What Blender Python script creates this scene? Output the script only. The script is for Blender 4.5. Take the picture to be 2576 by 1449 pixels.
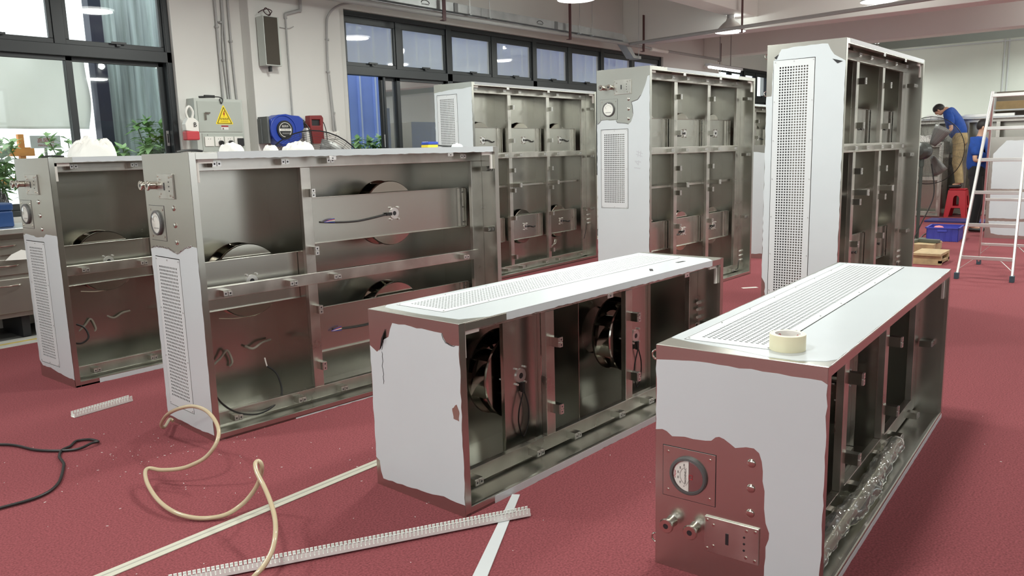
import bpy, bmesh, math, random
from math import sin, cos, pi, radians as R_
from mathutils import Vector as V, Matrix, noise
from mathutils.geometry import tessellate_polygon
random.seed(7)
SC = bpy.context.scene
for o in list(bpy.data.objects): bpy.data.objects.remove(o)
COL = SC.collection

# ------------------------------------------------------------------ camera
F_PX, YAW, PITCH, ROLL = 2004.74, R_(39.306), R_(9.708), R_(-1.536)
fwd = V((cos(YAW)*cos(PITCH), sin(YAW)*cos(PITCH), -sin(PITCH)))
r0 = V((sin(YAW), -cos(YAW), 0)); u0 = r0.cross(fwd)
rt = cos(ROLL)*r0 + sin(ROLL)*u0; up = -sin(ROLL)*r0 + cos(ROLL)*u0
cd = bpy.data.cameras.new('camera'); cam = bpy.data.objects.new('camera', cd); COL.objects.link(cam)
M = Matrix((rt, up, -fwd)).transposed().to_4x4(); M.translation = V((0, 0, 1.4)); cam.matrix_world = M
cd.sensor_width = 36; cd.lens = F_PX/2576*36; cd.clip_start = .05; cd.clip_end = 200
SC.camera = cam
# ------------------------------------------------------------------ world, exposure, lights
SC.view_settings.view_transform = 'Standard'; SC.view_settings.look = 'None'
SC.view_settings.gamma = 1; SC.view_settings.use_curve_mapping = False; SC.view_settings.exposure = -0.2
w = bpy.data.worlds.new('sky'); SC.world = w; w.use_nodes = True
bg = w.node_tree.nodes['Background']; bg.inputs[0].default_value = (.93, .97, 1, 1); bg.inputs[1].default_value = 2.8
LAMPS = [(8.45, 5.78, 3.21), (12.3, 5.5, 3.16), (11.77, 3.17, 3.25), (8.2, 3.1, 3.2), (8.2, .6, 3.2), (11.9, .6, 3.25), (4.6, 5.6, 3.2), (4.2, 3.3, 3.2),
         (3.8, 1.35, 3.2), (.3, 4.8, 3.2), (.3, 1.5, 3.2), (4.4, -2.6, 3.2), (8.2, -2.4, 3.2), (15.3, 1.2, 3.2), (15.2, -1.6, 3.2), (-2.8, 1.5, 3.2),
         (18.4, 1.5, 3.2), (18.2, -1.4, 3.2), (21.8, 2.5, 3.2), (18.2, 4.9, 3.0)]  # last lamp added, hidden behind the tall cabinet, to brighten the far panels
LAMP_W = 64.0

def lamp_light(x, y, z):
    l = bpy.data.lights.new('lamp_light', 'AREA'); l.shape = 'DISK'; l.size = .4; l.energy = LAMP_W; l.color = (.95, 1, .94)
    o = bpy.data.objects.new('lamp_light', l); o.location = (x, y, z-.012); COL.objects.link(o); return o

# ------------------------------------------------------------------ materials
MATS = {}
def mat(n, c, r=.5, m=0., nz=0., ns=20., bump=0., bs=200., em=0., spec=.5, stretch=None, rn=0., trans=0.):
    if n in MATS: return MATS[n]
    a = bpy.data.materials.new(n); a.use_nodes = True; nt = a.node_tree; b = nt.nodes['Principled BSDF']; MATS[n] = a
    b.inputs['Base Color'].default_value = (*c, 1); b.inputs['Roughness'].default_value = r; b.inputs['Metallic'].default_value = m
    b.inputs['Specular IOR Level'].default_value = spec
    if trans: b.inputs['Transmission Weight'].default_value = trans
    if em: b.inputs['Emission Color'].default_value = (*c, 1); b.inputs['Emission Strength'].default_value = em
    tc = nt.nodes.new('ShaderNodeTexCoord'); mp = nt.nodes.new('ShaderNodeMapping'); nt.links.new(tc.outputs['Object'], mp.inputs[0])
    if stretch: mp.inputs['Scale'].default_value = stretch
    def noi(s, d=4):
        k = nt.nodes.new('ShaderNodeTexNoise'); k.inputs['Scale'].default_value = s; k.inputs['Detail'].default_value = d
        nt.links.new(mp.outputs[0], k.inputs['Vector']); return k
    if nz or rn:
        k = noi(ns)
    if nz:
        mr = nt.nodes.new('ShaderNodeMapRange'); mr.inputs['From Min'].default_value = .3; mr.inputs['From Max'].default_value = .7
        mr.inputs['To Min'].default_value = 1-nz; mr.inputs['To Max'].default_value = 1+nz
        mx = nt.nodes.new('ShaderNodeVectorMath'); mx.operation = 'SCALE'; mx.inputs[0].default_value = c
        nt.links.new(k.outputs['Fac'], mr.inputs[0]); nt.links.new(mr.outputs[0], mx.inputs['Scale']); nt.links.new(mx.outputs[0], b.inputs['Base Color'])
    if rn:
        mr = nt.nodes.new('ShaderNodeMapRange'); mr.inputs['From Min'].default_value = .3; mr.inputs['From Max'].default_value = .7
        mr.inputs['To Min'].default_value = max(.03, r-rn); mr.inputs['To Max'].default_value = r+rn
        nt.links.new(k.outputs['Fac'], mr.inputs[0]); nt.links.new(mr.outputs[0], b.inputs['Roughness'])
    if bump:
        k2 = noi(bs, 2); bp = nt.nodes.new('ShaderNodeBump'); bp.inputs['Strength'].default_value = bump; bp.inputs['Distance'].default_value = .002
        nt.links.new(k2.outputs['Fac'], bp.inputs['Height']); nt.links.new(bp.outputs[0], b.inputs['Normal'])
    return a
steel = mat('stainless_steel', (.58, .58, .53), .27, 1, .03, 1.2)
steel_in = mat('stainless_steel_inner', (.50, .495, .445), .25, 1, .03, 1.2)  # same steel made darker; the cabinets' inner shade is put into its colour
steel_rail = mat('brushed_rail_steel', (.62, .61, .56), .32, 1, .14, 7, rn=.05)
polish = mat('polished_steel', (.62, .60, .54), .13, 1)
alu = mat('aluminium', (.78, .78, .76), .36, 1, .05, 8)
alu_cast = mat('cast_aluminium', (.5, .5, .49), .5, 1)
film_m = mat('white_protective_film', (.575, .62, .64), .26, 0, .02, 2.5)
white_pc = mat('white_powder_coat', (.62, .65, .66), .4)
white_pl = mat('white_plastic', (.75, .74, .69), .42)
black = mat('black_rubber', (.012, .012, .012), .45)
blackm = mat('black_metal', (.02, .02, .022), .4, 0)
dark_liner = mat('dark_filter', (.055, .055, .052), .8)
carpet = mat('red_carpet', (.24, .066, .074), .95, 0, .30, 130, 1.0, 420, spec=.15)
wall_m = mat('white_wall_paint', (.66, .655, .62), .7, 0, .02, 1.5)
ceil_m = mat('ceiling_paint', (.76, .755, .72), .8, 0, .015, 1.5)
conc = mat('grey_floor', (.10, .10, .095), .7, 0, .2, 5)
frame_m = mat('dark_window_frame', (.018, .022, .024), .42)
galv = mat('galvanised_steel', (.48, .49, .49), .42, .8, .12, 6)
pvc = mat('grey_pipe', (.36, .36, .35), .5)
redm = mat('dark_red_paint', (.06, .010, .012), .5)
boxgrey = mat('box_grey_paint', (.47, .50, .46), .42)
blue = mat('blue_plastic', (.012, .045, .33), .38)
yellow = mat('yellow_sticker', (.85, .66, .02), .5)
red = mat('red_plastic', (.45, .02, .035), .4)
cloth_m = mat('white_cloth', (.80, .79, .75), .95)
def glass(n, tint, gl, haze=0.):
    a = bpy.data.materials.new(n); a.use_nodes = True; nt = a.node_tree; nt.nodes.clear()
    out = nt.nodes.new('ShaderNodeOutputMaterial'); t = nt.nodes.new('ShaderNodeBsdfTransparent'); t.inputs[0].default_value = (*tint, 1)
    g = nt.nodes.new('ShaderNodeBsdfGlossy'); g.inputs['Roughness'].default_value = .02
    fr0 = nt.nodes.new('ShaderNodeLayerWeight'); fr0.inputs[0].default_value = .5; fr = nt.nodes.new('ShaderNodeMath'); fr.operation = 'POWER'; fr.inputs[1].default_value = 4; nt.links.new(fr0.outputs['Facing'], fr.inputs[0])
    m1 = nt.nodes.new('ShaderNodeMath'); m1.operation = 'MULTIPLY_ADD'; m1.inputs[1].default_value = .8; m1.inputs[2].default_value = gl+.035; nt.links.new(fr.outputs[0], m1.inputs[0])
    mx = nt.nodes.new('ShaderNodeMixShader'); nt.links.new(m1.outputs[0], mx.inputs[0]); nt.links.new(t.outputs[0], mx.inputs[1]); nt.links.new(g.outputs[0], mx.inputs[2])
    last = mx
    if haze:
        d = nt.nodes.new('ShaderNodeBsdfDiffuse'); d.inputs[0].default_value = (.8, .85, .85, 1)
        m2 = nt.nodes.new('ShaderNodeMixShader'); m2.inputs[0].default_value = haze; nt.links.new(mx.outputs[0], m2.inputs[1]); nt.links.new(d.outputs[0], m2.inputs[2]); last = m2
    nt.links.new(last.outputs[0], out.inputs[0]); MATS[n] = a; return a
glass_m = glass('window_glass', (.93, .96, .95), 0)
glass_t = glass('sash_reflection_glass', (.32, .36, .33), .45, .12)  # grey tint and haze put in for the room mirrored in this sash
glass_u = glass('upper_glass', (.82, .84, .80), .06, .34)  # diffuse haze mixed in to imitate the room's pale reflection
clear = glass('clear_plastic', (.99, .99, .98), .0, .0)
bag_m = glass('clear_bag', (.78, .77, .70), .05, .10)
lampglow = mat('lamp_glow', (1, .985, .95), .5, em=9.0)
hose_m = mat('cloudy_hose', (.50, .41, .27), .16, spec=.6)

# ------------------------------------------------------------------ mesh builder
class MB:
    def __init__(s): s.v = []; s.f = []
    def add(s, vs, fs):
        n = len(s.v); s.v += [tuple(p) for p in vs]; s.f += [tuple(i+n for i in f) for f in fs]; return s
    def box(s, x0, x1, y0, y1, z0, z1, f=None):
        p = [(x, y, z) for x in (x0, x1) for y in (y0, y1) for z in (z0, z1)]
        if f: p = [f(*q) for q in p]
        return s.add(p, [(0, 1, 3, 2), (4, 6, 7, 5), (0, 4, 5, 1), (2, 3, 7, 6), (0, 2, 6, 4), (1, 5, 7, 3)])
    def ring(s, rings, closed=False, caps=True):
        n = len(rings[0]); vs = [p for r in rings for p in r]; fs = []
        m = len(rings)
        for i in range(m if closed else m-1):
            for j in range(n):
                a = i*n+j; b = i*n+(j+1) % n; k = ((i+1) % m)*n
                fs.append((a, b, k+(j+1) % n, k+j))
        if caps and not closed: fs += [tuple(range(n))[::-1], tuple(range((m-1)*n, m*n))]
        return s.add(vs, fs)
    def tube(s, pts, r, n=8, closed=False, caps=True):
        pts = [V(p) for p in pts]; m = len(pts); rs = r if isinstance(r, (list, tuple)) else [r]*m
        rings = []; ref = None
        for i, p in enumerate(pts):
            a = pts[i-1] if (i or closed) else p; b = pts[(i+1) % m] if (i < m-1 or closed) else p
            t = (b-a); t = t.normalized() if t.length > 1e-9 else V((0, 0, 1))
            if ref is None: ref = t.orthogonal().normalized()
            ref = (ref - t*ref.dot(t)); ref = ref.normalized() if ref.length > 1e-6 else t.orthogonal().normalized()
            q = t.cross(ref)
            rings.append([p+(ref*cos(2*pi*k/n)+q*sin(2*pi*k/n))*rs[i] for k in range(n)])
        return s.ring(rings, closed, caps)
    def cyl(s, p0, p1, r, n=20, r1=None): return s.tube([p0, p1], [r, r if r1 is None else r1], n)
    def lathe(s, prof, f, n=28):
        # prof: list of (radius, height); f maps (x,y,h) -> point
        rings = [[f(r*cos(2*pi*k/n), r*sin(2*pi*k/n), h) for k in range(n)] for r, h in prof]
        return s.ring(rings, caps=False)
    def prism(s, outer, holes, c0, c1, f):
        polys = [outer]+list(holes); tri = tessellate_polygon([[V((a, b, 0)) for a, b in p] for p in polys])
        flat = [q for p in polys for q in p]; n = len(flat)
        vs = [f(a, b, c0) for a, b in flat]+[f(a, b, c1) for a, b in flat]
        fs = [tuple(t) for t in tri]+[tuple(i+n for i in t[::-1]) for t in tri]
        k = 0
        for p in polys:
            m = len(p)
            for i in range(m): a = k+i; b = k+(i+1) % m; fs.append((a, b, b+n, a+n))
            k += m
        return s.add(vs, fs)
    def mesh(s, name, m, smooth=False, ang=35):
        me = bpy.data.meshes.new(name); me.from_pydata([tuple(p) for p in s.v], [], s.f); me.validate()
        bm = bmesh.new(); bm.from_mesh(me); bmesh.ops.recalc_face_normals(bm, faces=bm.faces); bm.to_mesh(me); bm.free()
        if m: me.materials.append(m)
        if smooth:
            me.polygons.foreach_set('use_smooth', [True]*len(me.polygons)); me.set_sharp_from_angle(angle=R_(ang))
        return me
    def build(s, name, m, parent=None, smooth=False, bevel=0., loc=None, ang=35):
        return place(s.mesh(name, m, smooth, ang), name, parent, loc, bevel=bevel)
def place(me, name, parent=None, loc=None, rot=None, bevel=0.):
    o = bpy.data.objects.new(name, me); COL.objects.link(o)
    if parent: o.parent = parent
    if loc: o.location = loc
    if rot: o.rotation_euler = rot
    if bevel:
        b = o.modifiers.new('bevel', 'BEVEL'); b.width = bevel; b.segments = 2; b.limit_method = 'ANGLE'; b.angle_limit = R_(40)
    return o
def tag(o, label, cat, group=None, kind=None):
    o['label'] = label; o['category'] = cat
    if group: o['group'] = group
    if kind: o['kind'] = kind
    return o
def thing(name, label, cat, loc, rz=0, group=None):
    o = bpy.data.objects.new(name, None); COL.objects.link(o); o.location = loc; o.rotation_euler = (0, 0, rz); o.empty_display_size = .1
    return tag(o, label, cat, group)
def struct(o): o['kind'] = 'structure'; return o
def spline(pts, k=8, closed=False):
    P = [V(p) for p in pts]; out = []; n = len(P)
    for i in range(n-1):
        a = P[max(i-1, 0)]; b = P[i]; c = P[i+1]; d = P[min(i+2, n-1)]
        for j in range(k):
            t = j/k; out.append(.5*((2*b)+(c-a)*t+(2*a-5*b+4*c-d)*t*t+(3*b-a-3*c+d)*t**3))
    out.append(P[-1]); return out
def text_obj(body, name, m, parent, size, origin, right, upv, ext=.0003, align='CENTER', shear=0.):
    cu = bpy.data.curves.new(name, 'FONT'); cu.body = body; cu.size = size; cu.align_x = align; cu.align_y = 'CENTER'; cu.extrude = ext; cu.shear = shear; cu.resolution_u = 3
    t = bpy.data.objects.new(name+'_src', cu); COL.objects.link(t); bpy.context.view_layer.update()
    me = bpy.data.meshes.new_from_object(t.evaluated_get(bpy.context.evaluated_depsgraph_get())); bpy.data.objects.remove(t)
    me.materials.clear(); me.materials.append(m)
    o = bpy.data.objects.new(name, me); COL.objects.link(o)
    if parent: o.parent = parent
    r = V(right).normalized(); u = V(upv).normalized(); k = r.cross(u); mm = Matrix((r, u, k)).transposed().to_4x4(); mm.translation = V(origin); o.matrix_local = mm
    return o
def rough(pts, amp=.004, step=.02, closed=False):
    out = []; n = len(pts)
    for i in range(n if closed else n-1):
        a = V(pts[i]); b = V(pts[(i+1) % n]); k = max(1, int((b-a).length/step))
        for j in range(k):
            p = a.lerp(b, j/k)
            if j: p += V((random.uniform(-amp, amp), random.uniform(-amp, amp)))
            out.append((p.x, p.y))
    if not closed: out.append(tuple(pts[-1]))
    return out
def circ(cx, cy, r, n=24): return [(cx+r*cos(2*pi*k/n), cy+r*sin(2*pi*k/n)) for k in range(n)]
def rect(a0, a1, b0, b1): return [(a0, b0), (a1, b0), (a1, b1), (a0, b1)]

# ------------------------------------------------------------------ the room
YW = 7.76; ZC = 4.25
def solid(name, m, *boxes, bevel=0):
    b = MB()
    for q in boxes: b.box(*q)
    return struct(b.build(name, m, bevel=bevel))
struct(MB().box(-5, 24, -7.2, 8.02, -.12, -.006).build('floor', conc))
struct(MB().box(-5, 18.6, -7, 6.88, -.006, 0).build('floor_carpet', carpet))
struct(MB().box(-5, 18.6, 6.88, 7.16, -.006, .003).build('trim_1', mat('pale_floor_strip', (.52, .52, .48), .6, 0, .1, 12)))
struct(MB().box(-5, 18.6, 6.99, 7.035, .003, .0045).build('trim_2', mat('yellow_floor_line', (.55, .42, .12), .6, 0, .1, 12)))
W0 = (-4.0, -.3, .95, 3.13); W1 = (1.35, 4.27, .95, 3.13); W2 = (6.45, 14.3, .95, 3.13); W3 = (16.8, 19.75, .95, 3.16)
y0, y1 = YW, 8.02
solid('wall_left', wall_m, (-5, W0[0], y0, y1, 0, ZC), (W0[0], W0[1], y0, y1, 0, W0[2]), (W0[0], W0[1], y0, y1, W0[3], ZC), (W0[1], W1[0], y0, y1, 0, ZC), (W1[0], W1[1], y0, y1, 0, W1[2]), (W1[0], W1[1], y0, y1, W1[3], ZC), (W1[1], W2[0], y0, y1, 0, ZC),
      (W2[0], W2[1], y0, y1, 0, W2[2]), (W2[0], W2[1], y0, y1, W2[3], ZC), (W2[1], W3[0], y0, y1, 0, ZC), (W3[0], W3[1], y0, y1, 0, W3[2]), (W3[0], W3[1], y0, y1, W3[3], ZC), (W3[1], 24, y0, y1, 0, ZC))
solid('trim_3', wall_m, (5.05, 6.26, 7.6, YW, 0, ZC), bevel=.006)
solid('wall_back', wall_m, (-5.2, -5, -7.2, 8.02, 0, 1.0), (-5.2, -5, -7.2, 8.02, 3.3, ZC), (-5.2, -5, -7.2, -5.2, 1, 3.3), (-5.2, -5, -1.2, .2, 1, 3.3), (-5.2, -5, 4.2, 8.02, 1, 3.3))
solid('wall_right', wall_m, (-5.2, 24, -7.2, -7, 0, 1.0), (-5.2, 24, -7.2, -7, 3.3, ZC), *[(a, b, -7.2, -7, 1, 3.3) for a, b in ((-5.2, 3.4), (8, 14.4), (14.4, 16.2), (20.8, 24))])
for i, (a, b) in enumerate(((3.4, 8), (16.2, 20.8))):
    q = MB()
    for k in range(4): q.box(a+(b-a-.06)*k/3, a+(b-a-.06)*k/3+.06, -7.14, -7.06, 1, 3.3)
    q.box(a, b, -7.14, -7.06, 2.4, 2.46).box(a, b, -7.14, -7.06, 3.24, 3.3).box(a, b, -7.14, -7.06, 1, 1.06)
    struct(q.build('window_%d' % (i+4), frame_m))  # frames of unseen openings added beside the camera to let daylight in
for i, (a, b) in enumerate(((-5.2, -1.2), (.2, 4.2))):
    q = MB()
    for k in range(4): q.box(-5.14, -5.06, a+(b-a-.06)*k/3, a+(b-a-.06)*k/3+.06, 1, 3.3)
    q.box(-5.14, -5.06, a, b, 2.4, 2.46).box(-5.14, -5.06, a, b, 3.24, 3.3).box(-5.14, -5.06, a, b, 1, 1.06)
    struct(q.build('window_%d' % (i+8), frame_m))  # added behind the camera: unseen openings for daylight and steel reflections
solid('ceiling', ceil_m, (-5.2, 24.2, -7.2, 8.02, ZC, ZC+.15))
solid('wall_far', wall_m, (24, 24.2, -7.2, 8.02, 0, ZC))
solid('trim_4', ceil_m, (12.8, 13.2, -7, YW, 3.235, ZC), bevel=.01)
solid('trim_5', ceil_m, (-5, 12.8, 5.26, 5.6, 3.42, ZC), bevel=.01)
solid('trim_6', ceil_m, (16.05, 16.45, -7, YW, 3.235, ZC), bevel=.01)
solid('trim_7', ceil_m, (4.6, 5.0, -7, 5.26, 3.42, ZC), (4.6, 5.0, 5.6, YW, 3.42, ZC), bevel=.01)
# partition of white insulated panels at the far end
pw = solid('wall_far_panels', mat('pale_panel', (.72, .76, .69), .5, 0, .02, 2), (20, 20.08, -7, 5.9, 0, 3.46))
tr = MB()
for yy in (5.86, 2.80, -.3, -3.4): tr.box(19.975, 20.0, yy-.05, yy-.03, 0, 3.46).box(19.975, 20, yy+.03, yy+.05, 0, 3.46)
tr.box(19.97, 20.0, -7, 5.9, 3.40, 3.425)
struct(tr.build('trim_8', white_pc, pw))

def window(name, x0, x1, z0, z1, bays, zt, upper_glass, sliding=None):
    Y = 7.84; root = None
    fr = MB(); d = .07
    fr.box(x0, x1, Y-.03, Y+d, z1-.06, z1).box(x0, x1, Y-.03, Y+d, z0, z0+.05).box(x0, x0+.05, Y-.03, Y+d, z0, z1).box(x1-.06, x1, Y-.03, Y+d, z0, z1)
    fr.box(x0, x1, Y-.035, Y+d, zt-.02, zt+.085)
    for i in range(1, len(bays)): fr.box(bays[i]-.05, bays[i]+.05, Y-.035, Y+d, z0, z1)
    root = struct(fr.build(name, frame_m, bevel=.004))
    for a, b in zip(bays[:-1], bays[1:]):
        m = (a+b)/2; A = a+.05; B = b-.05; h = MB()
        h.box(m-.05, m+.05, Y-.02, Y+d, zt+.08, z1-.05)
        for p, q in ((A, m-.05), (m+.05, B)):
            h.box(p, q, Y-.01, Y+.03, zt+.085, zt+.13).box(p, q, Y-.01, Y+.03, z1-.14, z1-.06).box(p, p+.035, Y-.01, Y+.03, zt+.13, z1-.14).box(q-.035, q, Y-.01, Y+.03, zt+.13, z1-.14)
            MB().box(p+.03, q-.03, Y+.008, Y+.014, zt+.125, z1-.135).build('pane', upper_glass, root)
            c = (p+q)/2
            MB().box(c-.07, c+.07, Y-.045, Y-.03, zt+.12, zt+.14).box(c-.02, c+.02, Y-.035, Y, zt+.10, zt+.14).build('handle', frame_m, root)
        h.build('sash_frame', frame_m, root, bevel=.003)
    return root
def lower(root, x0, x1, z0, zt, gl, yo=0., latch=False, latch_x=None):
    Y = 7.85+yo; h = MB(); s = .06
    h.box(x0, x1, Y, Y+.03, z0, z0+s).box(x0, x1, Y, Y+.03, zt-s*.8, zt).box(x0, x0+s, Y, Y+.03, z0, zt).box(x1-s, x1, Y, Y+.03, z0, zt)
    h.build('sliding_sash', frame_m, root, bevel=.003)
    MB().box(x0+s*.8, x1-s*.8, Y+.012, Y+.018, z0+s*.8, zt-s*.7).build('pane', gl, root)
    if latch_x:
        l = MB().box(latch_x-.014, latch_x+.014, Y-.006, Y, 1.55, 1.70).build('latch', alu, root)
        MB().box(latch_x-.006, latch_x+.006, Y-.009, Y-.006, 1.58, 1.67).build('latch_slot', blackm, l)
w1 = window('window_1', 1.35, 4.27, .95, 3.13, [1.35, 2.2, 4.27], 2.38, glass_m)
W1m = [(.45, 1.5), (1.5, 2.35), (2.28, 3.34), (3.30, 4.21)]
lower(w1, 1.40, 2.42, 1.0, 2.37, glass_m, .035); lower(w1, 2.36, 3.33, 1.0, 2.37, glass_m); lower(w1, 3.27, 4.22, 1.0, 2.37, glass_m, .035, latch_x=4.19)
w0 = window('window_10', -4.0, -.3, .95, 3.13, [-4.0, -2.15, -.3], 2.38, glass_m)  # out-of-view window added so daylight reflects in the cabinet ends
for a, b in ((-3.95, -2.2), (-2.1, -.35)): lower(w0, a, b, 1.0, 2.37, glass_m)
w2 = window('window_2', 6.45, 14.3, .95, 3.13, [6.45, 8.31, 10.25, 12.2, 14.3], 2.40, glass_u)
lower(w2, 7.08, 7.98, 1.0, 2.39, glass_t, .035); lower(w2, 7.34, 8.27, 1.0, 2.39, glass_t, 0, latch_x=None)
MB().box(7.095, 7.125, 7.83, 7.85, 1.0, 2.39).build('sash_stile', frame_m, w2)
l = MB().box(7.10, 7.128, 7.874, 7.884, 1.50, 1.66).build('latch', alu, w2)
for a, b in ((8.36, 9.3), (9.28, 10.2), (10.3, 11.25), (11.2, 12.15), (12.25, 13.2), (13.15, 14.25)): lower(w2, a, b, 1.0, 2.39, glass_m)
w3 = window('window_3', 16.8, 19.75, .95, 3.16, [16.8, 18.3, 19.75], 2.44, glass_m)
lower(w3, 16.85, 18.3, 1.0, 2.43, glass_m); lower(w3, 18.3, 19.7, 1.0, 2.43, glass_m)

# ------------------------------------------------------------------ outside the windows
struct(MB().box(-12, 40, 8.02, 30, -.3, -.1).build('ground_outside', mat('pale_concrete', (.5, .5, .48), .8, 0, .1, 3)))
def corrugated(name, x0, x1, z0, z1, y, m, pitch=.305, rib=.05, dep=.03):
    pr = []; x = x0
    while x < x1:
        pr += [(x, y), (x+pitch-rib*1.6, y), (x+pitch-rib*1.3, y-dep), (x+pitch-rib*.3, y-dep)]; x += pitch
    n = len(pr); vs = [(a, b, z) for z in (z0, z1) for a, b in pr]
    b = MB().add(vs, [(i, i+1, i+1+n, i+n) for i in range(n-1)])
    o = b.build(name, m); s = o.modifiers.new('thickness', 'SOLIDIFY'); s.thickness = .004; return o
bf = tag(corrugated('corrugated_fence', 6.1, 17.0, -.1, 4.6, 9.6, mat('blue_sheet', (.28, .41, .88), .42, 0, .05, 3)), 'blue corrugated metal fence outside the long window', 'fence')
for k in range(36): x = 6.1+.305*(k+1)-.05*.8; MB().box(x-.014, x+.014, 9.566, 9.570, -.1, 4.6).build('rib_highlight', mat('rib_highlight_blue', (.62, .72, .92), .4), bf)  # pale strips put on the ribs as painted highlights
tag(corrugated('corrugated_fence', 4.44, 6.08, -.1, 5.4, 9.62, mat('pale_sheet', (.45, .52, .52), .45, 0, .45, 4, stretch=(3, 1, .2)), pitch=.16, rib=.04), 'grey-green corrugated metal sheet outside the left window', 'fence')
tag(MB().box(4.29, 4.43, 9.55, 9.7, -.1, 5.4).build('fence_post', mat('navy_post', (.015, .022, .05), .5)), 'dark navy post beside the grey-green sheet outside', 'post')
b = MB(); nx, nz = 60, 24; vs = []
for j in range(nz):
    for i in range(nx):
        x = .4+3.86*i/(nx-1); z = 1.79+.80*j/(nz-1)
        y = 9.75+.05*sin(x*2.1+z*3.5)+.03*sin(x*7-z*6)+.02*sin(x*13+z*9); vs.append((x, y, z))
b.add(vs, [(j*nx+i, j*nx+i+1, (j+1)*nx+i+1, (j+1)*nx+i) for j in range(nz-1) for i in range(nx-1)])
tm = bpy.data.materials.new('white_tarp'); tm.use_nodes = True; nt = tm.node_tree; nt.nodes.clear(); MATS['white_tarp'] = tm
t1 = nt.nodes.new('ShaderNodeBsdfTranslucent'); t1.inputs[0].default_value = (.92, .92, .88, 1); t2 = nt.nodes.new('ShaderNodeBsdfPrincipled'); t2.inputs[0].default_value = (.86, .87, .84, 1); t2.inputs['Roughness'].default_value = .3
t3 = nt.nodes.new('ShaderNodeMixShader'); t3.inputs[0].default_value = .5; t4 = nt.nodes.new('ShaderNodeOutputMaterial'); nt.links.new(t1.outputs[0], t3.inputs[1]); nt.links.new(t2.outputs[0], t3.inputs[2]); nt.links.new(t3.outputs[0], t4.inputs[0])
tp = b.build('tarpaulin', tm, smooth=True); tp.modifiers.new('t', 'SOLIDIFY').thickness = .003
tag(tp, 'creased white tarpaulin hanging outside the left window', 'tarpaulin')
tag(MB().cyl((.2, 9.75, 2.6), (4.4, 9.75, 2.6), .02, 10).cyl((.25, 9.75, -.1), (.25, 9.75, 2.6), .02, 10).cyl((2.2, 9.82, -.1), (2.2, 9.82, 2.6), .02, 10).build('tarp_rail', galv, smooth=True), 'thin rail carrying the white tarpaulin outside', 'rail')
orange = mat('orange_board', (.62, .25, .05), .6, 0, .2, 8)
t = thing('wooden_rack', 'orange wooden rack under the tarpaulin outside the left window', 'rack', (3.1, 10.4, -.1))
for i in range(4): MB().box(-.75+.45*i, -.69+.45*i, -.03, .03, 0, 1.85).build('upright', orange, t)
for z in (.9, 1.25, 1.6): MB().box(-.8, .75, -.05, .05, z, z+.1).build('crossbar', orange, t)
sg = thing('notice_board', 'white notice board with faded red lettering outside the left window', 'sign', (3.83, 9.95, 0))
MB().box(-.16, .16, 0, .015, 1.58, 1.72).build('board', mat('sign_white', (.75, .75, .75), .4), sg); MB().box(-.012, .012, .015, .04, -.1, 1.7).build('post', galv, sg)
text_obj('高风阳', 'lettering', red, sg, .06, (0, -.001, 1.66), (1, 0, 0), (0, 0, 1)); text_obj('MACHINERY', 'lettering', red, sg, .03, (0, -.001, 1.61), (1, 0, 0), (0, 0, 1))
leafm = [mat('leaf_green', (.13, .30, .06), .5, 0, .3, 3), mat('leaf_pale', (.30, .48, .20), .5, 0, .3, 3)]
def shrub(x, y, h, n, m, label, wd=.32):
    t = thing('shrub', label, 'plant', (x, y, .95), 0, 'shrubs in the planter outside the windows'); h += .12; n = int(n*3.2)
    st = MB(); lf = MB(); rnd = random.Random(int(x*100))
    for s in range(7):
        a = rnd.uniform(0, 2*pi); ht = h*rnd.uniform(.55, 1.); q = V((cos(a), sin(a), 0))*rnd.uniform(.05, wd)
        pts = spline([(0, 0, 0), (q.x*.4, q.y*.4, ht*.5), (q.x, q.y, ht)], 5); st.tube(pts, .005, 5)
        for k in range(n):
            p = pts[rnd.randrange(3, len(pts))]; d = V((rnd.uniform(-1, 1), rnd.uniform(-1, 1), rnd.uniform(-.3, .7))).normalized(); L = rnd.uniform(.08, .17); wv = d.cross(V((0, 0, 1))).normalized()*L*.24
            dr = V((0, 0, -L*.25)); lf.add([p, p+d*L*.45+wv+dr*.1, p+d*L+dr, p+d*L*.45-wv+dr*.1, p+d*L*.45+V((0, 0, -.006))], [(0, 1, 4), (1, 2, 4), (2, 3, 4), (3, 0, 4)])
    st.build('stem', mat('stem_green', (.12, .16, .05), .7), t); o = lf.build('foliage', m, t); o.modifiers.new('t', 'SOLIDIFY').thickness = .0015
pl = thing('planter', 'long grey planter trough outside the windows', 'planter', (0, 0, 0))
MB().box(1.0, 10.6, 8.55, 9.1, -.1, .92).build('trough', conc, pl); MB().box(1.05, 10.55, 8.6, 9.05, .92, .95).build('soil', mat('soil', (.05, .035, .02), .9), pl)
lab = 'leafy green shrub growing in the trough outside the left window'; lab2 = 'leafy green shrub growing in the trough outside the long window'
for i, (x, h) in enumerate([(2.9, .62), (3.25, .58), (3.62, .6), (3.95, .5), (4.25, .62), (4.55, .78), (4.85, .62)]):
    shrub(x, 8.8+.08*(i % 2), h, 16, leafm[i % 2 == 0], ['bare-stemmed shrub at the left edge outside the left window', 'low shrub behind the white notice board side of the trough', 'pale shrub in the middle of the left window view', 'small shrub just right of the left window mullion', 'shrub in front of the navy fence post outside', 'tallest bushy green shrub at the right of the left window', 'green shrub rightmost in the left window view'][i])
for i, (x, h) in enumerate([(7.35, .62), (7.7, .58), (8.05, .66), (8.5, .6)]):
    shrub(x, 8.8+.06*(i % 2), h, 18, leafm[(i+1) % 2], ['shrub at the left edge outside the long window', 'second shrub from the left outside the long window', 'shrub against the blue fence beside the sliding sash', 'shrub seen through the narrow glass of the sliding sash'][i])

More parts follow.
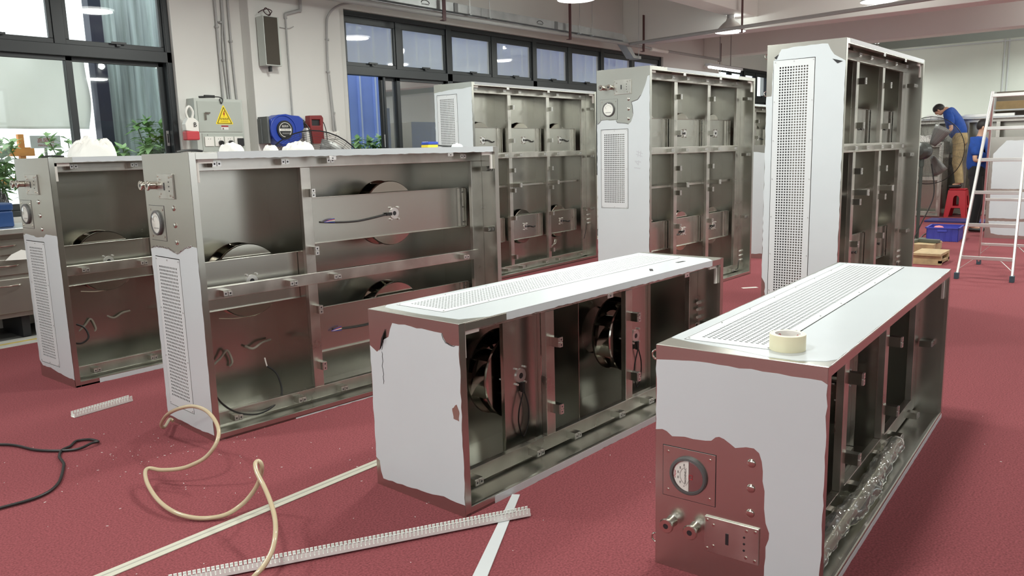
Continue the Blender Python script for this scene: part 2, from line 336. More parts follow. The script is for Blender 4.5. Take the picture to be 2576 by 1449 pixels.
# ------------------------------------------------------------------ pendant lamps
def lamp_mesh():
    f = lambda x, y, h: (x, y, h)
    shade = MB().lathe([(.232, 0), (.235, .01), (.20, .05), (.12, .13), (.07, .17), (.06, .20), (.0, .20)], f, 40).mesh('lamp_shade', alu, True)
    drv = MB().cyl((0, 0, .20), (0, 0, .33), .055, 20).mesh('driver', alu_cast, True)
    dif = MB().lathe([(.0, .001), (.12, .0), (.222, .006), (.222, .012), (0, .012)], f, 40).mesh('diffuser', lampglow, True)
    return shade, drv, dif
sh_m, dr_m, di_m = lamp_mesh()
names = {0: 'round pendant lamp hanging above the row of small top windows', 1: 'round pendant lamp below the concrete beam behind the grey pipe', 2: 'round pendant lamp at the top right of the room'}
for i, (x, y, z) in enumerate(LAMPS):
    t = thing('pendant_lamp', names.get(i, 'round pendant lamp, unseen behind or above the view, number %d along the ceiling rows' % i), 'lamp', (x, y, z), 0, 'pendant lamps')
    if i > 2: t['label'] = 'unseen round pendant lamp extending the ceiling rows'
    place(sh_m, 'lamp_shade', t); place(dr_m, 'driver', t); place(di_m, 'diffuser', t)
    top = (3.42 if 5.26 < y < 5.6 and x < 12.8 else ZC)
    MB().cyl((0, 0, .33), (0, 0, top-z), .012, 8).build('drop_rod', galv, t, True)
    MB().cyl((0, 0, .33), (0, 0, .40), .03, 12).cyl((0, 0, .42), (0, 0, .46), .045, 12).build('junction_box', pvc, t, True)
    L = lamp_light(x, y, z); L.parent = t; L.location = (0, 0, -.02)
    q = bpy.data.lights.new('ceiling_fill', 'POINT'); q.energy = 13; q.color = (.95, 1, .94); q.shadow_soft_size = .06; q = bpy.data.objects.new('ceiling_fill', q); COL.objects.link(q); q.parent = t; q.location = (.12, .0, .27)  # point light added over each shade to brighten the ceiling

# ------------------------------------------------------------------ steel cabinets
def grille_mesh(a0, a1, b0, b1, ha0, ha1, hb0, hb1, f, pitch=.0183, hole=.0103):
    na = int((ha1-ha0)/pitch); nb = int((hb1-hb0)/pitch)
    def lines(lo, hi, h0, n, span):
        off = (span-n*pitch)/2; L = [lo]
        for i in range(n): c = h0+off+(i+.5)*pitch; L += [c-hole/2, c+hole/2]
        return L+[hi]
    A = lines(a0, a1, ha0, na, ha1-ha0); B = lines(b0, b1, hb0, nb, hb1-hb0); m = len(A)
    vs = [f(a, b, 0) for b in B for a in A]
    fs = [(j*m+i, j*m+i+1, (j+1)*m+i+1, (j+1)*m+i) for j in range(len(B)-1) for i in range(m-1) if not (i % 2 and j % 2)]
    return MB().add(vs, fs)
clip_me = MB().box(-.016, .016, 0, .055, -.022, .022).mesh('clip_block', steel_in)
nut = MB()
for dz in (-.0125, .0125): nut.prism(rect(-.011, .011, dz-.0105, dz+.0105), [circ(0, dz, .005, 8)], 0, .006, lambda a, b, c: (a, -c, b))
nut_me = nut.mesh('nut', alu); core_me = MB().cyl((0, -.004, -.0125), (0, 0, -.0125), .0052, 8).cyl((0, -.004, .0125), (0, 0, .0125), .0052, 8).mesh('bolt', blackm)
def clip(root, s, d, z, horiz=False):
    o = place(clip_me, 'clip_block', root, (s, d-.055, z), (0, pi/2 if horiz else 0, 0)); place(nut_me, 'nut', o, (0, 0, 0)); place(core_me, 'bolt', o, (0, 0, 0)); return o
def impeller_meshes(wd):
    n = 40; f = lambda x, y, h: (x, h, y)
    wh = MB().lathe([(0, 0), (.186, 0), (.19, .006), (.19, .01), (.184, .006), (0, .004)], f, n)
    wh.lathe([(.19, wd-.012), (.192, wd-.004), (.165, wd), (.12, wd+.012), (.118, wd+.010), (.163, wd-.004), (.19, wd-.012)], f, n)
    for k in range(7):
        a = 2*pi*k/7; P = []
        for j in range(7):
            t = j/6; r = .085+.098*t; an = a+1.0*t; P.append((r*cos(an), r*sin(an)))
        vs = [(x, .004, z) for x, z in P]+[(x, wd-.006, z) for x, z in P]
        vs2 = [(x*1.012, y, z*1.012+.002) for x, y, z in vs]; m = len(P)
        wh.add(vs+vs2, [(j, j+1, j+1+m, j+m) for j in range(m-1)]+[(j+2*m, j+3*m, j+1+3*m, j+1+2*m) for j in range(m-1)]+[(0, m, 3*m, 2*m), (m-1, 3*m-1, 4*m-1, 2*m-1)])
    w_ = wh.mesh('impeller', polish, True, 30)
    mo = MB().cyl((0, .004, 0), (0, wd*.75, 0), .062, 24).mesh('motor', blackm, True)
    bo = MB()
    for k in range(6): a = k*pi/3; bo.cyl((.1*cos(a), 0, .1*sin(a)), (.1*cos(a), -.006, .1*sin(a)), .005, 8)
    return w_, mo, bo.mesh('bolts', alu)
IMP = {.12: impeller_meshes(.12), .07: impeller_meshes(.07)}
hubm = MB().prism(circ(0, 0, .034, 28), [circ(0, 0, .014, 16)], 0, .006, lambda a, b, c: (a, -c, b))
for sx in (-1, 1):
    for sz in (-1, 1): hubm.cyl((.029*sx, 0, .036*sz), (.029*sx, -.012, .036*sz), .0055, 8)
hub_me = hubm.mesh('motor_hub', alu, True); bore_me = MB().cyl((0, -.003, 0), (0, 0, 0), .0145, 16).mesh('bore', blackm)
def fan(root, sc, zc, lo, hi, vert, dp, wd, cable, pw=.27, lipw=.018, endchan=None):
    """mounting plate (with folded edges) spanning lo..hi, its hub, impeller behind"""
    h = pw/2; b = MB()
    g = (lambda p, q, c: (c and (sc+q, dp+p, 0)) or 0)
    def bx(a0, a1, d0, d1, c0, c1):   # a along span, c across
        if vert: b.box(sc+c0, sc+c1, d0, d1, a0, a1)
        else: b.box(a0, a1, d0, d1, zc+c0, zc+c1)
    bx(lo, hi, dp, dp+.002, -h, h); bx(lo, hi, dp-lipw, dp, h-.003, h); bx(lo, hi, dp-lipw, dp, -h, -h+.003)
    pl = b.build('mounting_plate', steel, root, bevel=.0008)
    if endchan:
        c = MB()
        if vert: c.box(sc-h+.01, sc+h-.01, dp-.02, dp, lo+.002, lo+.02)
        else: c.box(hi-endchan, hi-endchan+.02, dp-.012, dp, zc-h+.006, zc+h-.006).box(hi-.012, hi, dp-.03, dp, zc-h+.006, zc+h-.006)
        c.build('end_channel', steel_rail, pl)
        if not vert:
            for k in (-.1, 0, .1): place(bore_me, 'screw', pl, (hi-endchan+.03, dp-.001, zc+k)).scale = (.3, 1, .3)
    place(hub_me, 'motor_hub', pl, (sc, dp, zc)); place(bore_me, 'bore', pl, (sc, dp-.001, zc))
    w_, mo, bo = IMP[wd]
    im = place(w_, 'impeller', pl, (sc, dp+.03, zc), (0, random.uniform(0, 6), 0)); im.scale = (1.06, 1, 1.06); place(mo, 'motor', pl, (sc, dp+.03, zc)); place(bo, 'bolts', pl, (sc, dp+.03, zc))
    place(MB().cyl((0, 0, 0), (0, .03, 0), .03, 16).mesh('spacer', alu), 'spacer', pl, (sc, dp, zc))
    if cable:
        k, L = cable
        if k == 'loop':
            pts = spline([(sc, dp-.012, zc-.03), (sc-.004, dp-.02, zc-.07), (sc-.035, dp-.02, zc-.15), (sc-.04, dp-.02, zc-.22), (sc-.01, dp-.02, zc-.285), (sc+.025, dp-.02, zc-.23), (sc+.03, dp-.02, zc-.15), (sc+.003, dp-.02, zc-.075)], 6)
            MB().tube(pts, .0035, 8).box(sc-.008, sc+.008, dp-.02, dp-.005, zc-.075, zc-.03).build('cable', black, pl, True)
        else:
            sg = -1 if k == 'left' else 1
            pts = spline([(sc+sg*.03, dp-.015, zc), (sc+sg*.07, dp-.012, zc-.004), (sc+sg*L*.5, dp-.012, zc-.012*sg*-1-.014), (sc+sg*L*.8, dp-.012, zc-.022), (sc+sg*L, dp-.004, zc-.012)], 6)
            cb = MB().tube(pts, .005, 8); cb.box(*(sorted((sc+sg*.03, sc+sg*.07))), dp-.022, dp-.006, zc-.010, zc+.008); cb.build('cable', black, pl, True)
    return pl
eye_me = MB().tube([(0, .012+.016*cos(a), .016*sin(a)) for a in [2*pi*k/16 for k in range(16)]], .0035, 8, closed=True).mesh('lifting_eye', polish, True)
gland_me = MB().cyl((0, 0, 0), (-.012, 0, 0), .011, 6).cyl((-.012, 0, 0), (-.036, 0, 0), .0095, 16, .008).mesh('cable_gland', white_pl, True, 40)
port_me = MB().lathe([(0, .046), (.008, .046), (.009, .050), (.022, .050), (.0245, .047), (.0245, .042), (.022, .039), (.0185, .037), (.0185, .005), (.020, 0), (0, 0)], lambda x, y, h: (-h, x, y), 28).mesh('test_port', polish, True, 30)
portbore_me = MB().cyl((-.0465, 0, 0), (-.0505, 0, 0), .0085, 14).mesh('bore', blackm)
GA = (.424, .35)   # gauge centre (w, distance from control edge)
def dial_text(root, W, g, z, flip):
    r = V((0, -1, 0)); u = V((0, 0, 1))
    if flip: r, u = V((0, 0, 1)), V((0, 1, 0))
    o = V((-.011, g, z)); P = lambda a, b: o+r*a+u*b
    text_obj('MAGNEHELIC', 'lettering', black, root, .0088, P(0, .0075), r, u, shear=.1)
    for k, s in enumerate(['0', '100', '200', '300', '400', '500']):
        a = pi*(.86-.72*k/5); text_obj(s, 'numeral', black, root, .0058, P(.040*cos(a), -.004+.038*sin(a)), r, u)
    tk = MB()
    for k in range(26):
        a = pi*(.86-.72*k/25); q0 = P(.031*cos(a), -.004+.030*sin(a)); L = .035 if k % 5 == 0 else .033; q1 = P(L*cos(a), -.004+(L-.001)*sin(a)); tk.tube([q0, q1], .0003, 4)
    tk.tube([P(.031*cos(pi*(.86-.72*k/25)), -.004+.030*sin(pi*(.86-.72*k/25))) for k in range(26)], .0003, 4)
    tk.tube([P(-.012, -.006), P(-.033, .006)], .0005, 4)
    tk.build('scale_ticks', black, root); text_obj('Dwyer', 'logo', red, root, .010, P(0, .0445), r, u, shear=.35)
def controls(root, W, zf, flip):
    """control plate, gauge, ports, buttons on the near end; zf(t): height at distance t from the control edge"""
    z0, z1 = sorted((zf(.10), zf(.225)))
    pl = MB().prism(rect(.186, .365, z0, z1), [], 0, .008, lambda a, b, c: (-c, a, b)).build('control_plate', steel_rail, root, bevel=.002)
    zc = (z0+z1)/2; fl = lambda a, b, c: (-c, a, b)
    s = MB().prism(rect(.283, .293, zc-.019, zc+.019), [], .008, .0095, fl); s.build('slot', blackm, pl)
    sc = MB()
    for a in (.206, .205): pass
    for a, bb in [(.355, z1-.012), (.355, z0+.012), (.197, z1-.012), (.197, z0+.012), (.334, zc+.036), (.334, zc-.036), (.225, zc+.045), (.225, zc-.045)]: MB().prism(circ(a, bb, .0045, 12), [], .008, .011, fl).build('screw', polish, pl)
    s = MB()
    for k in (-.022, 0, .022): s.prism(circ(.232, zc+k, .0038, 12), [], .008, .0092, fl)
    s.build('indicator_holes', blackm, pl)
    for a in (.482, .398):
        p = place(port_me, 'test_port', root, (0, a, zf(.171 if flip else .158))); place(portbore_me, 'bore', p)
    for i, t in enumerate((.27, .355, .44)):
        p = MB().lathe([(0, .006), (.009, .006), (.0125, .004), (.014, 0), (0, 0)], lambda x, y, h, t=t: (-h, .2175+x, zf(t)+y), 20).build('push_button', polish, root, True)
    g = GA[0]; z = zf(GA[1])
    q0, q1 = sorted((zf(.262), zf(.44)))
    gp = MB().prism(rough(rect(.333, .515, q0, q1), 0, 1, True), [circ(g, z, .055, 32)], 0, .0022, fl).build('gauge_plate', steel, root, bevel=.0005)
    gl = MB().prism(rect(.331, .517, q0-.002, q1+.002), [rect(.333, .515, q0, q1)], 0, .0006, fl).build('gasket_line', blackm, gp)
    for a in (.352, .497):
        for bb in (q0+.02, q1-.02): MB().prism(circ(a, bb, .005, 12), [], .0022, .0045, fl).build('screw', polish, gp)
    ga = MB().lathe([(.064, 0), (.0645, .010), (.061, .014), (.054, .015), (.053, .010), (.053, 0)], lambda x, y, h: (-h, g+x, z+y), 40).build('pressure_gauge', mat('gauge_grey', (.09, .09, .09), .45), root, True)
    f2 = lambda a, b, c: (-c, g+a, z+b)
    half = [(.052*cos(a), .052*sin(a)) for a in [pi*k/20 for k in range(21)]]
    r_, u_ = (V((0, -1, 0)), V((0, 0, 1))) if not flip else (V((0, 0, 1)), V((0, 1, 0)))
    def f3(a, b, c): p = V((-c, g, z))+r_*a+u_*b; return tuple(p)
    MB().prism(circ(0, 0, .053, 36), [], .003, .008, f3).build('dial_backing', mat('dial_metal', (.45, .45, .45), .25, 1), ga)
    low = MB().prism([(p, q-.003) for p, q in half] if flip else circ(0, 0, .0525, 36), [], .008, .0105, f3).build('dial_face', mat('dial_white', (.82, .82, .80), .4), ga)
    if flip: dial_text(ga, W, g, z, True)
    else:
        MB().tube([f3(-.02, .002, .011), f3(-.034, .03, .011)], .0006, 4).tube([f3(.036*cos(pi*(.86-.72*k/12)), .036*sin(pi*(.86-.72*k/12)), .011) for k in range(13)], .0006, 4).build('scale_ticks', black, ga)
    if not flip: MB().prism(rect(-.03, .03, -.030, -.024), [], .0105, .0109, f3).build('printed_band', mat('dial_grey', (.35, .35, .36), .5), ga)
    if flip: MB().prism(rect(-.010, .006, -.016, -.004), [rect(-.0085, .0045, -.0145, -.0055)], .008, .0092, f3).build('red_square', red, ga)
    MB().lathe([(0, .0155), (.05, .0145), (.053, .0135), (.0, .0135)], lambda x, y, h: (-h, g+x, z+y), 32).build('gauge_glass', clear, ga, True)

def cabinet(label, x, y, a, W, L, H, posts, rails, fans, depth=.16, back=None, end_vent=None, top_vent=None, control=None, films=(), lipfilm=(), glands=(), shelf=None, tabs=(), eyes=(), clips=True, top_film=None, name='steel_cabinet', wd=.12, bottom_lip=None, parts=None):
    t = thing(name, label, 'cabinet', (x, y, 0), a, 'open stainless steel cabinets')
    fe = lambda p, q, c: (-c, p, q)
    ft = lambda p, q, c: (p, q, H+c)
    th = .003; lw = .034
    back = back or W-.02
    hole = []
    if end_vent:
        v0, v1, vb, vt = end_vent; hole = [rect(v0-.003, v1+.003, vb-.003, vt+.003)]
    e = MB().prism(rect(0, W, 0, H), hole, -th, 0, fe)
    e.box(0, .02, 0, lw-.01, 0, H) if False else None
    e.box(0, lw, 0, .003, 0, H).box(lw-.003, lw, .003, .016, lw, H-lw)
    e.build('end_panel', steel, t, bevel=.001)
    MB().box(L-th, L, 0, W, 0, H).box(L-lw, L-th, 0, .003, 0, H).box(L-lw, L-lw+.003, .003, .016, lw, H-lw).build('end_panel', steel, t)
    MB().box(th, L-th, 0, W-th, 0, .012).box(lw, L-lw, 0, .003, 0, lw).box(lw, L-lw, .003, .016, lw-.003, lw).build('base_panel', steel, t, bevel=.001)
    hole2 = [rect(top_vent[0]-.003, top_vent[1]+.003, top_vent[2]-.003, top_vent[3]+.003)] if top_vent else []
    MB().prism(rect(th, L-th, 0, W-th), hole2, -th, 0, ft).box(lw, L-lw, 0, .003, H-lw, H-th).box(lw, L-lw, .003, .016, H-lw, H-lw+.003).build('top_panel', steel, t, bevel=.001)
    MB().box(th, L-th, W-th, W, 0, H).build('back_panel', steel, t)
    fans_r = .135 if wd > .1 else .208
    hol = [circ(f[0], f[1], fans_r, 28) for f in fans]
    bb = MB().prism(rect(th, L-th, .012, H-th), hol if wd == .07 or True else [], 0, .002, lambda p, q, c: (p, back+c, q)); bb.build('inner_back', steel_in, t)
    # frame
    d = depth; pwid = .062
    for z0, z1 in ((.024, .092), (H-.092, H-.024)): MB().box(th, L-th, d, d+.03, z0, z1).build('rail', steel_rail, t, bevel=.002)
    for z in rails: MB().box(.05, L-.06, d-.004, d+.026, z-.032, z+.032).build('rail', steel_rail, t, bevel=.002)
    if not rails or True:
        pass
    ps = list(posts)
    for s in [.055]+ps+[L-.07]:
        MB().box(s-.031, (L-.003 if s > L-.08 else s+.031), d-.002, d+.028, .092, H-.092).build('post', steel_rail, t, bevel=.002)
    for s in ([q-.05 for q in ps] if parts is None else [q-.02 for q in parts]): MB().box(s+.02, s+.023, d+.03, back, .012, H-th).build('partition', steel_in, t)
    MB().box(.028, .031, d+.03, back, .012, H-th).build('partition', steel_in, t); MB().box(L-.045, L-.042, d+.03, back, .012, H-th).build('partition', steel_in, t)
    cells = [.086]+[q for s in ps for q in (s-.031, s+.031)]+[L-.10]
    zz = [.092]+[q for z in rails for q in (z-.032, z+.032)]+[H-.092]
    if clips:
        for i in range(0, len(cells), 2):
            for z in [.058, H-.058]+list(rails):
                for q in (cells[i]+.10, cells[i+1]-.12): clip(t, q, d, z, True)
        for s in ps:
            for i in range(0, len(zz), 2):
                hh = zz[i+1]-zz[i]; ks = (.13, hh-.14) if hh < .9 else (.10, .55, hh*.5+.25, hh-.14)
                for q in ks: clip(t, s+.008, d, zz[i]+q)
        for q in (.3, .62, .9) if H > 1 else (.5,): 
            o = place(clip_me, 'clip_block', t, (L-.03, .06, H*q), (0, pi/2, 0)); place(nut_me, 'nut', o)
    for f in fans: fan(t, *f, wd=wd)
    if shelf:
        for i, s in enumerate(ps):
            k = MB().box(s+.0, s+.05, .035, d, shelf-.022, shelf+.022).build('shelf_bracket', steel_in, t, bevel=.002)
            place(nut_me, 'nut', k, (s+.025, .035, shelf))
        for i in range(0, len(cells), 2): MB().box(cells[i], cells[i+1], .22, .26, shelf-.003, shelf).box(cells[i], cells[i+1], .22, .223, shelf-.02, shelf).build('shelf_angle', steel_rail, t)
    for k in (0, 1):   # corner brackets
        s0 = lw+.001 if k == 0 else L-lw-.095; s1 = s0+.094
        q = MB().box(s0, s1, .018, .03, H-lw-.02, H-lw).box(s0 if k == 0 else s1-.02, s0+.02 if k == 0 else s1, .018, .03, H-lw-.11, H-lw)
        q.build('corner_bracket', white_pl, t, bevel=.001)
    for s in tabs: k = MB().box(s-.022, s+.022, .0, .004, H-lw-.022, H-lw).build('hanging_tab', alu, t, bevel=.001); MB().cyl((s, -.001, H-lw-.012), (s, .001, H-lw-.012), .004, 8).build('hole', blackm, k)
    # vents
    if end_vent:
        v0, v1, vb, vt = end_vent
        g = grille_mesh(v0, v1, vb, vt, v0+.032, v1-.03, vb+.04, vt-.032, lambda p, q, c: fe(p, q, .002+c)).build('vent_grille', white_pc, t); g.modifiers.new('thickness', 'SOLIDIFY').thickness = .0015
        m = MB(); D = .035
        m.box(0, D, v0-.004, v0-.002, vb-.004, vt+.004).box(0, D, v1+.003, v1+.005, vb-.004, vt+.004).box(0, D, v0-.004, v1+.005, vb-.006, vb-.004).box(0, D, v0-.004, v1+.005, vt+.003, vt+.005).box(D, D+.002, v0-.004, v1+.005, vb-.006, vt+.005)
        m.build('vent_liner', dark_liner, t)
        n = max(2, int((vt-vb)/.26)); sc = MB()
        for k in range(n+1):
            for p in (v0+.009, v1-.009): sc.prism(circ(p, vb+.01+(vt-vb-.02)*k/n, .003, 8), [], .0035, .0055, fe)
        sc.prism(circ((v0+v1)/2, vt-.01, .003, 8), [], .0035, .0055, fe).prism(circ((v0+v1)/2, vb+.01, .003, 8), [], .0035, .0055, fe); sc.build('screws', alu_cast, g)
    if top_vent:
        s0, s1, v0, v1 = top_vent
        g = grille_mesh(s0, s1, v0, v1, s0+.04, s1-.04, v0+.03, v1-.03, lambda p, q, c: ft(p, q, .002+c)).build('vent_grille', white_pc, t); g.modifiers.new('thickness', 'SOLIDIFY').thickness = .0015
        MB().box(s0-.004, s1+.004, v0-.004, v1+.004, H-.045, H-.042).box(s0-.005, s0-.003, v0-.004, v1+.004, H-.045, H-.003).box(s1+.003, s1+.005, v0-.004, v1+.004, H-.045, H-.003).box(s0-.004, s1+.004, v0-.005, v0-.003, H-.045, H-.003).box(s0-.004, s1+.004, v1+.003, v1+.005, H-.045, H-.003).build('vent_liner', mat('grey_filter', (.13, .13, .125), .8), t)
        n = 7; sc = MB()
        for k in range(n+1):
            for p in (v0+.009, v1-.009): sc.prism(circ(s0+.01+(s1-s0-.02)*k/n, p, .003, 8), [], .0035, .0055, ft)
        sc.build('screws', alu_cast, g)
    for outline in films:
        o2 = rough(outline, .003, .03, True) if outline[0] != 'x' else outline[1]
        hl = []
        if end_vent:
            v0, v1, vb, vt = end_vent; zs = [q for _, q in outline]
            if min(zs) < vb and max(zs) > vt: hl = [rect(v0-.0045, v1+.0045, vb-.0045, vt+.0045)]
        MB().prism(o2, hl, .0, .0009, fe).build('protective_film', film_m, t)
    if top_film:
        hl = [rect(top_vent[0]-.0045, top_vent[1]+.0045, top_vent[2]-.0045, top_vent[3]+.0045)] if top_vent else []
        MB().prism(rough(top_film, .002, .06, True), hl, .0, .0009, ft).build('protective_film', film_m, t)
    for (s0, s1, zlo, zhi) in lipfilm:
        up_ = rough([(s0, zlo), (s1, zlo)], .0025, .03); 
        o2 = up_+[(s1, zhi), (s0, zhi)]
        MB().prism(o2, [], 0.0003, .0013, lambda p, q, c: (p, -c, q)).build('protective_film', film_m, t)
    if control == 'top': controls(t, W, lambda q: H-q, False)
    if control == 'bottom': controls(t, W, lambda q: q*.97+.003, True)
    for (gy, gz) in glands:
        p = place(gland_me, 'cable_gland', t, (L-th-.001, gy, gz))
    if glands:
        gy, gz = glands[-1]; MB().tube(spline([(L-.04, gy, gz), (L-.08, gy-.01, gz-.03), (L-.07, gy+.0, gz-.09), (L-.10, gy+.01, max(.05, gz-.2))], 6), .004, 8).build('cable', black, t, True)
    for (s, z) in eyes: place(eye_me, 'lifting_eye', t, (s, W, z))
    return t

def rows2(cols, z): return [(s, q) for q in z for s in cols]
# --- A and B: two-row cabinets
def film_low(top, bot): return top+bot[::-1]
Btop = [(.546, .946), (.534, .948), (.466, .962), (.36, .959), (.307, .952), (.267, .942), (.23, .936), (.183, .950), (.133, .969), (.049, .985), (.001, .983)]
Bbot = [(.546, .05), (.527, .03), (.378, .032), (.3, .031), (.162, .03), (.003, .035)]
BF = [(.40, .745, .09, .69, False, .25, .12, None, .26)]
def fans_ab(cabl): return [(.40, .745, .092, .688, False, .25), (1.40, 1.04, .755, 1.99, False, .25), (1.40, .40, .755, 1.99, False, .25)]
def mk_fans(lst, cab, pw=.265, ch=None):
    out = []
    for i, f in enumerate(lst): out.append(f+((cab[i] if isinstance(cab, list) else cab),))
    return out
# re-bind fan() argument order for the list form
_fan = fan
def fan(root, sc, zc, lo, hi, vert, dp, cable, pw=.265, ch=None, wd=.12): return _fan(root, sc, zc, lo, hi, vert, dp, wd, cable, pw, .018, ch)
fB = [(.40, .745, .092, .688, False, .25, None), (1.39, 1.04, .755, 1.99, False, .25, ('left', .54), .265, .05), (1.39, .40, .755, 1.99, False, .25, ('left', .50), .265, .05)]
B = cabinet('steel cabinet beside the clear hose, upper half of its end bare with gauge and ports', 2.0007, 3.5921, -.0827, .548, 2.0778, 1.4365, [.72], [.722], fB, end_vent=(.212, .494, .105, .908), control='top',
            films=[film_low(Btop, Bbot)], lipfilm=[(.145, 2.03, 1.404, 1.4378), (.46, 2.07, -.0, .006)], tabs=(.80, 1.66), top_film=[(.13, -.0), (2.06, 0), (2.06, .54), (.10, .54)])
A = cabinet('leftmost steel cabinet in front of the drawers, big crumpled cloth on top', 2.0118, 5.2304, 0, .525, 2.08, 1.4376, [.72], [.722], [(q[0], q[1])+q[2:] for q in fB], end_vent=(.208, .488, .108, .913), control='top',
            films=[[(.524, .95), (.52, .945), (.484, .958), (.398, .951), (.298, .942), (.237, .948), (.204, .946), (.164, .968), (.092, .966), (.002, .962), (.002, .051), (.235, .064), (.356, .081), (.48, .077), (.524, .108)]],
            lipfilm=[(.14, 2.03, 1.408, 1.4388), (.15, 2.0, 0, .03)], tabs=(.80, 1.66), top_film=[(.12, 0), (2.05, 0), (2.05, .52), (.10, .52)], depth=.16)
# --- C, D, G: tall cabinets
def tall_fans(cs, zt, zl, side, half=.33): return [(c, z, c-half+.03, c+half-.03, False, .25, (side, .20), .28, .07) for z in (zt, zl) for c in cs]
C = cabinet('tall steel cabinet with six fan bays standing under the row of top windows', 6.3076, 5.6307, .0334, .526, 2.4648, 2.1223, [.84, 1.605], [1.36], tall_fans([.46, 1.22, 1.99], 1.53, .51, 'right', .35), back=.34, wd=.07, end_vent=(.205, .485, .11, 2.007),
            films=[[(.524, 2.036), (.38, 2.05), (.244, 2.06), (.121, 2.058), (.002, 2.071), (.002, .06), (.524, .06)]], lipfilm=[(.05, 2.42, 2.097, 2.1235)], tabs=(.62, 1.4), shelf=1.02, glands=((.13, .62), (.13, .56), (.13, .50), (.13, .45)), top_film=[(.05, 0), (2.42, 0), (2.42, .52), (.02, .52)])
D = cabinet('tall steel cabinet with gauge and ports high on its end and 14# pencilled below', 6.2592, 3.5246, -.0254, .5547, 2.1545, 2.1002, [.742, 1.418], [1.372], tall_fans([.40, 1.08, 1.75], 1.533, .56, 'left'), back=.34, wd=.07, end_vent=(.224, .508, .868, 1.57), control='top',
            films=[[(.553, 1.627), (.532, 1.632), (.501, 1.656), (.351, 1.654), (.336, 1.632), (.249, 1.624), (.216, 1.613), (.19, 1.633), (.168, 1.688), (.174, 1.768), (.184, 1.803), (.124, 1.82), (.081, 1.866), (.045, 1.942), (.024, 2.013), (.002, 2.02), (.002, .0), (.553, .0)]],
            lipfilm=[(.30, 1.75, 2.074, 2.1015)], tabs=(.62, 1.35), shelf=1.042, glands=((.12, .25), (.12, .20), (.12, .15)), eyes=((.05, 2.0),), top_film=[(.3, 0), (1.9, 0), (1.9, .5), (.3, .5)])
G = cabinet('tallest-looking steel cabinet at right with a full-height white vent on its end', 5.5281, 1.6739, -.0034, .526, 2.11, 2.0717, [.745, 1.425], [1.36], tall_fans([.40, 1.08, 1.75], 1.52, .53, 'right'), depth=.14, back=.34, wd=.07, end_vent=(.2, .476, .10, 1.963),
            films=[[(.524, 1.727), (.488, 1.729), (.484, 1.879), (.476, 1.963), (.45, 1.999), (.427, 2.037), (.308, 2.046), (.192, 2.046), (.118, 2.044), (.099, 2.005), (.076, 1.972), (.041, 1.95), (.002, 1.927), (.002, .02), (.49, .02), (.50, .42), (.524, .46)]],
            lipfilm=[(.08, 2.08, 2.045, 2.073)], tabs=(.9, 1.5), shelf=1.03, glands=((.12, .44), (.12, .39), (.12, .34)), eyes=((.03, 1.75), (.03, 2.0)), top_film=[(.05, 0), (2.08, 0), (2.08, .52), (.02, .52)])
# --- E, F: long low cabinets lying on their side
fE = [(.63, .385, .03, .74, True, .25, ('loop', 0), .26, .05), (1.60, .385, .03, .74, True, .25, ('loop', 0), .26, .05)]
Etop = [(.532, .615), (.489, .593), (.46, .612), (.444, .65), (.408, .668), (.38, .729), (.268, .729), (.175, .727), (.092, .725), (.086, .709), (.071, .69), (.041, .683), (.001, .688)]
E = cabinet('low steel cabinet in the middle foreground with a film-covered lid and upright fans', 2.1197, 1.9983, -.0382, .5335, 2.1346, .7712, [.74, 1.40], [], fE, top_vent=(.125, 2.02, .21, .495),
            films=[Etop+[(.001, .052), (.049, .051), (.118, .057), (.219, .045), (.34, .039), (.492, .035), (.505, .067), (.51, .111), (.532, .123)]],
            parts=[1.0], lipfilm=[(.27, 2.0, .741, .7725), (.17, 2.12, .0, .031)], tabs=(1.0, 1.72), glands=((.14, .50), (.14, .46), (.14, .415), (.14, .375)), eyes=((.03, .70), (.03, .06)),
            top_film=[(.167, 0), (.12, .03), (.063, .059), (.05, .25), (.056, .45), (.064, .499), (.1, .53), (2.08, .53), (2.07, .066), (2.0, 0)])
Ftop = [(.541, .717), (.486, .723), (.393, .730), (.299, .729), (.191, .727), (.103, .725), (.049, .726), (.018, .725), (.001, .716)]
Flow = [(.543, .478), (.519, .483), (.504, .479), (.484, .465), (.44, .472), (.41, .47), (.368, .473), (.349, .477), (.335, .491), (.323, .495), (.307, .491), (.286, .479), (.27, .469), (.235, .479), (.211, .48), (.194, .468), (.185, .442), (.181, .411), (.181, .379), (.174, .349), (.174, .292), (.168, .245), (.156, .215), (.157, .195), (.166, .167), (.166, .004)]
Fc = cabinet('low steel cabinet in the right foreground, tape roll on top, round gauge on its end', 2.2763, .7005, .0401, .544, 2.1345, .7677, [.74, 1.41], [], [(.47, .385, .03, .74, True, .25, None, .20, .05), (1.24, .385, .03, .74, True, .25, None, .20, .05)], depth=.13, top_vent=(.112, 2.09, .208, .492), control='bottom',
             films=[Ftop+[(.001, .004)]+Flow[::-1]], parts=[1.46], lipfilm=[(.10, 2.13, .0, .020)], eyes=((.03, .725), (.03, .075)), glands=(),
             top_film=[(.102, .002), (.061, .023), (.027, .095), (.026, .186), (.045, .25), (.063, .317), (.085, .46), (.111, .542), (2.13, .53), (2.125, .0)])
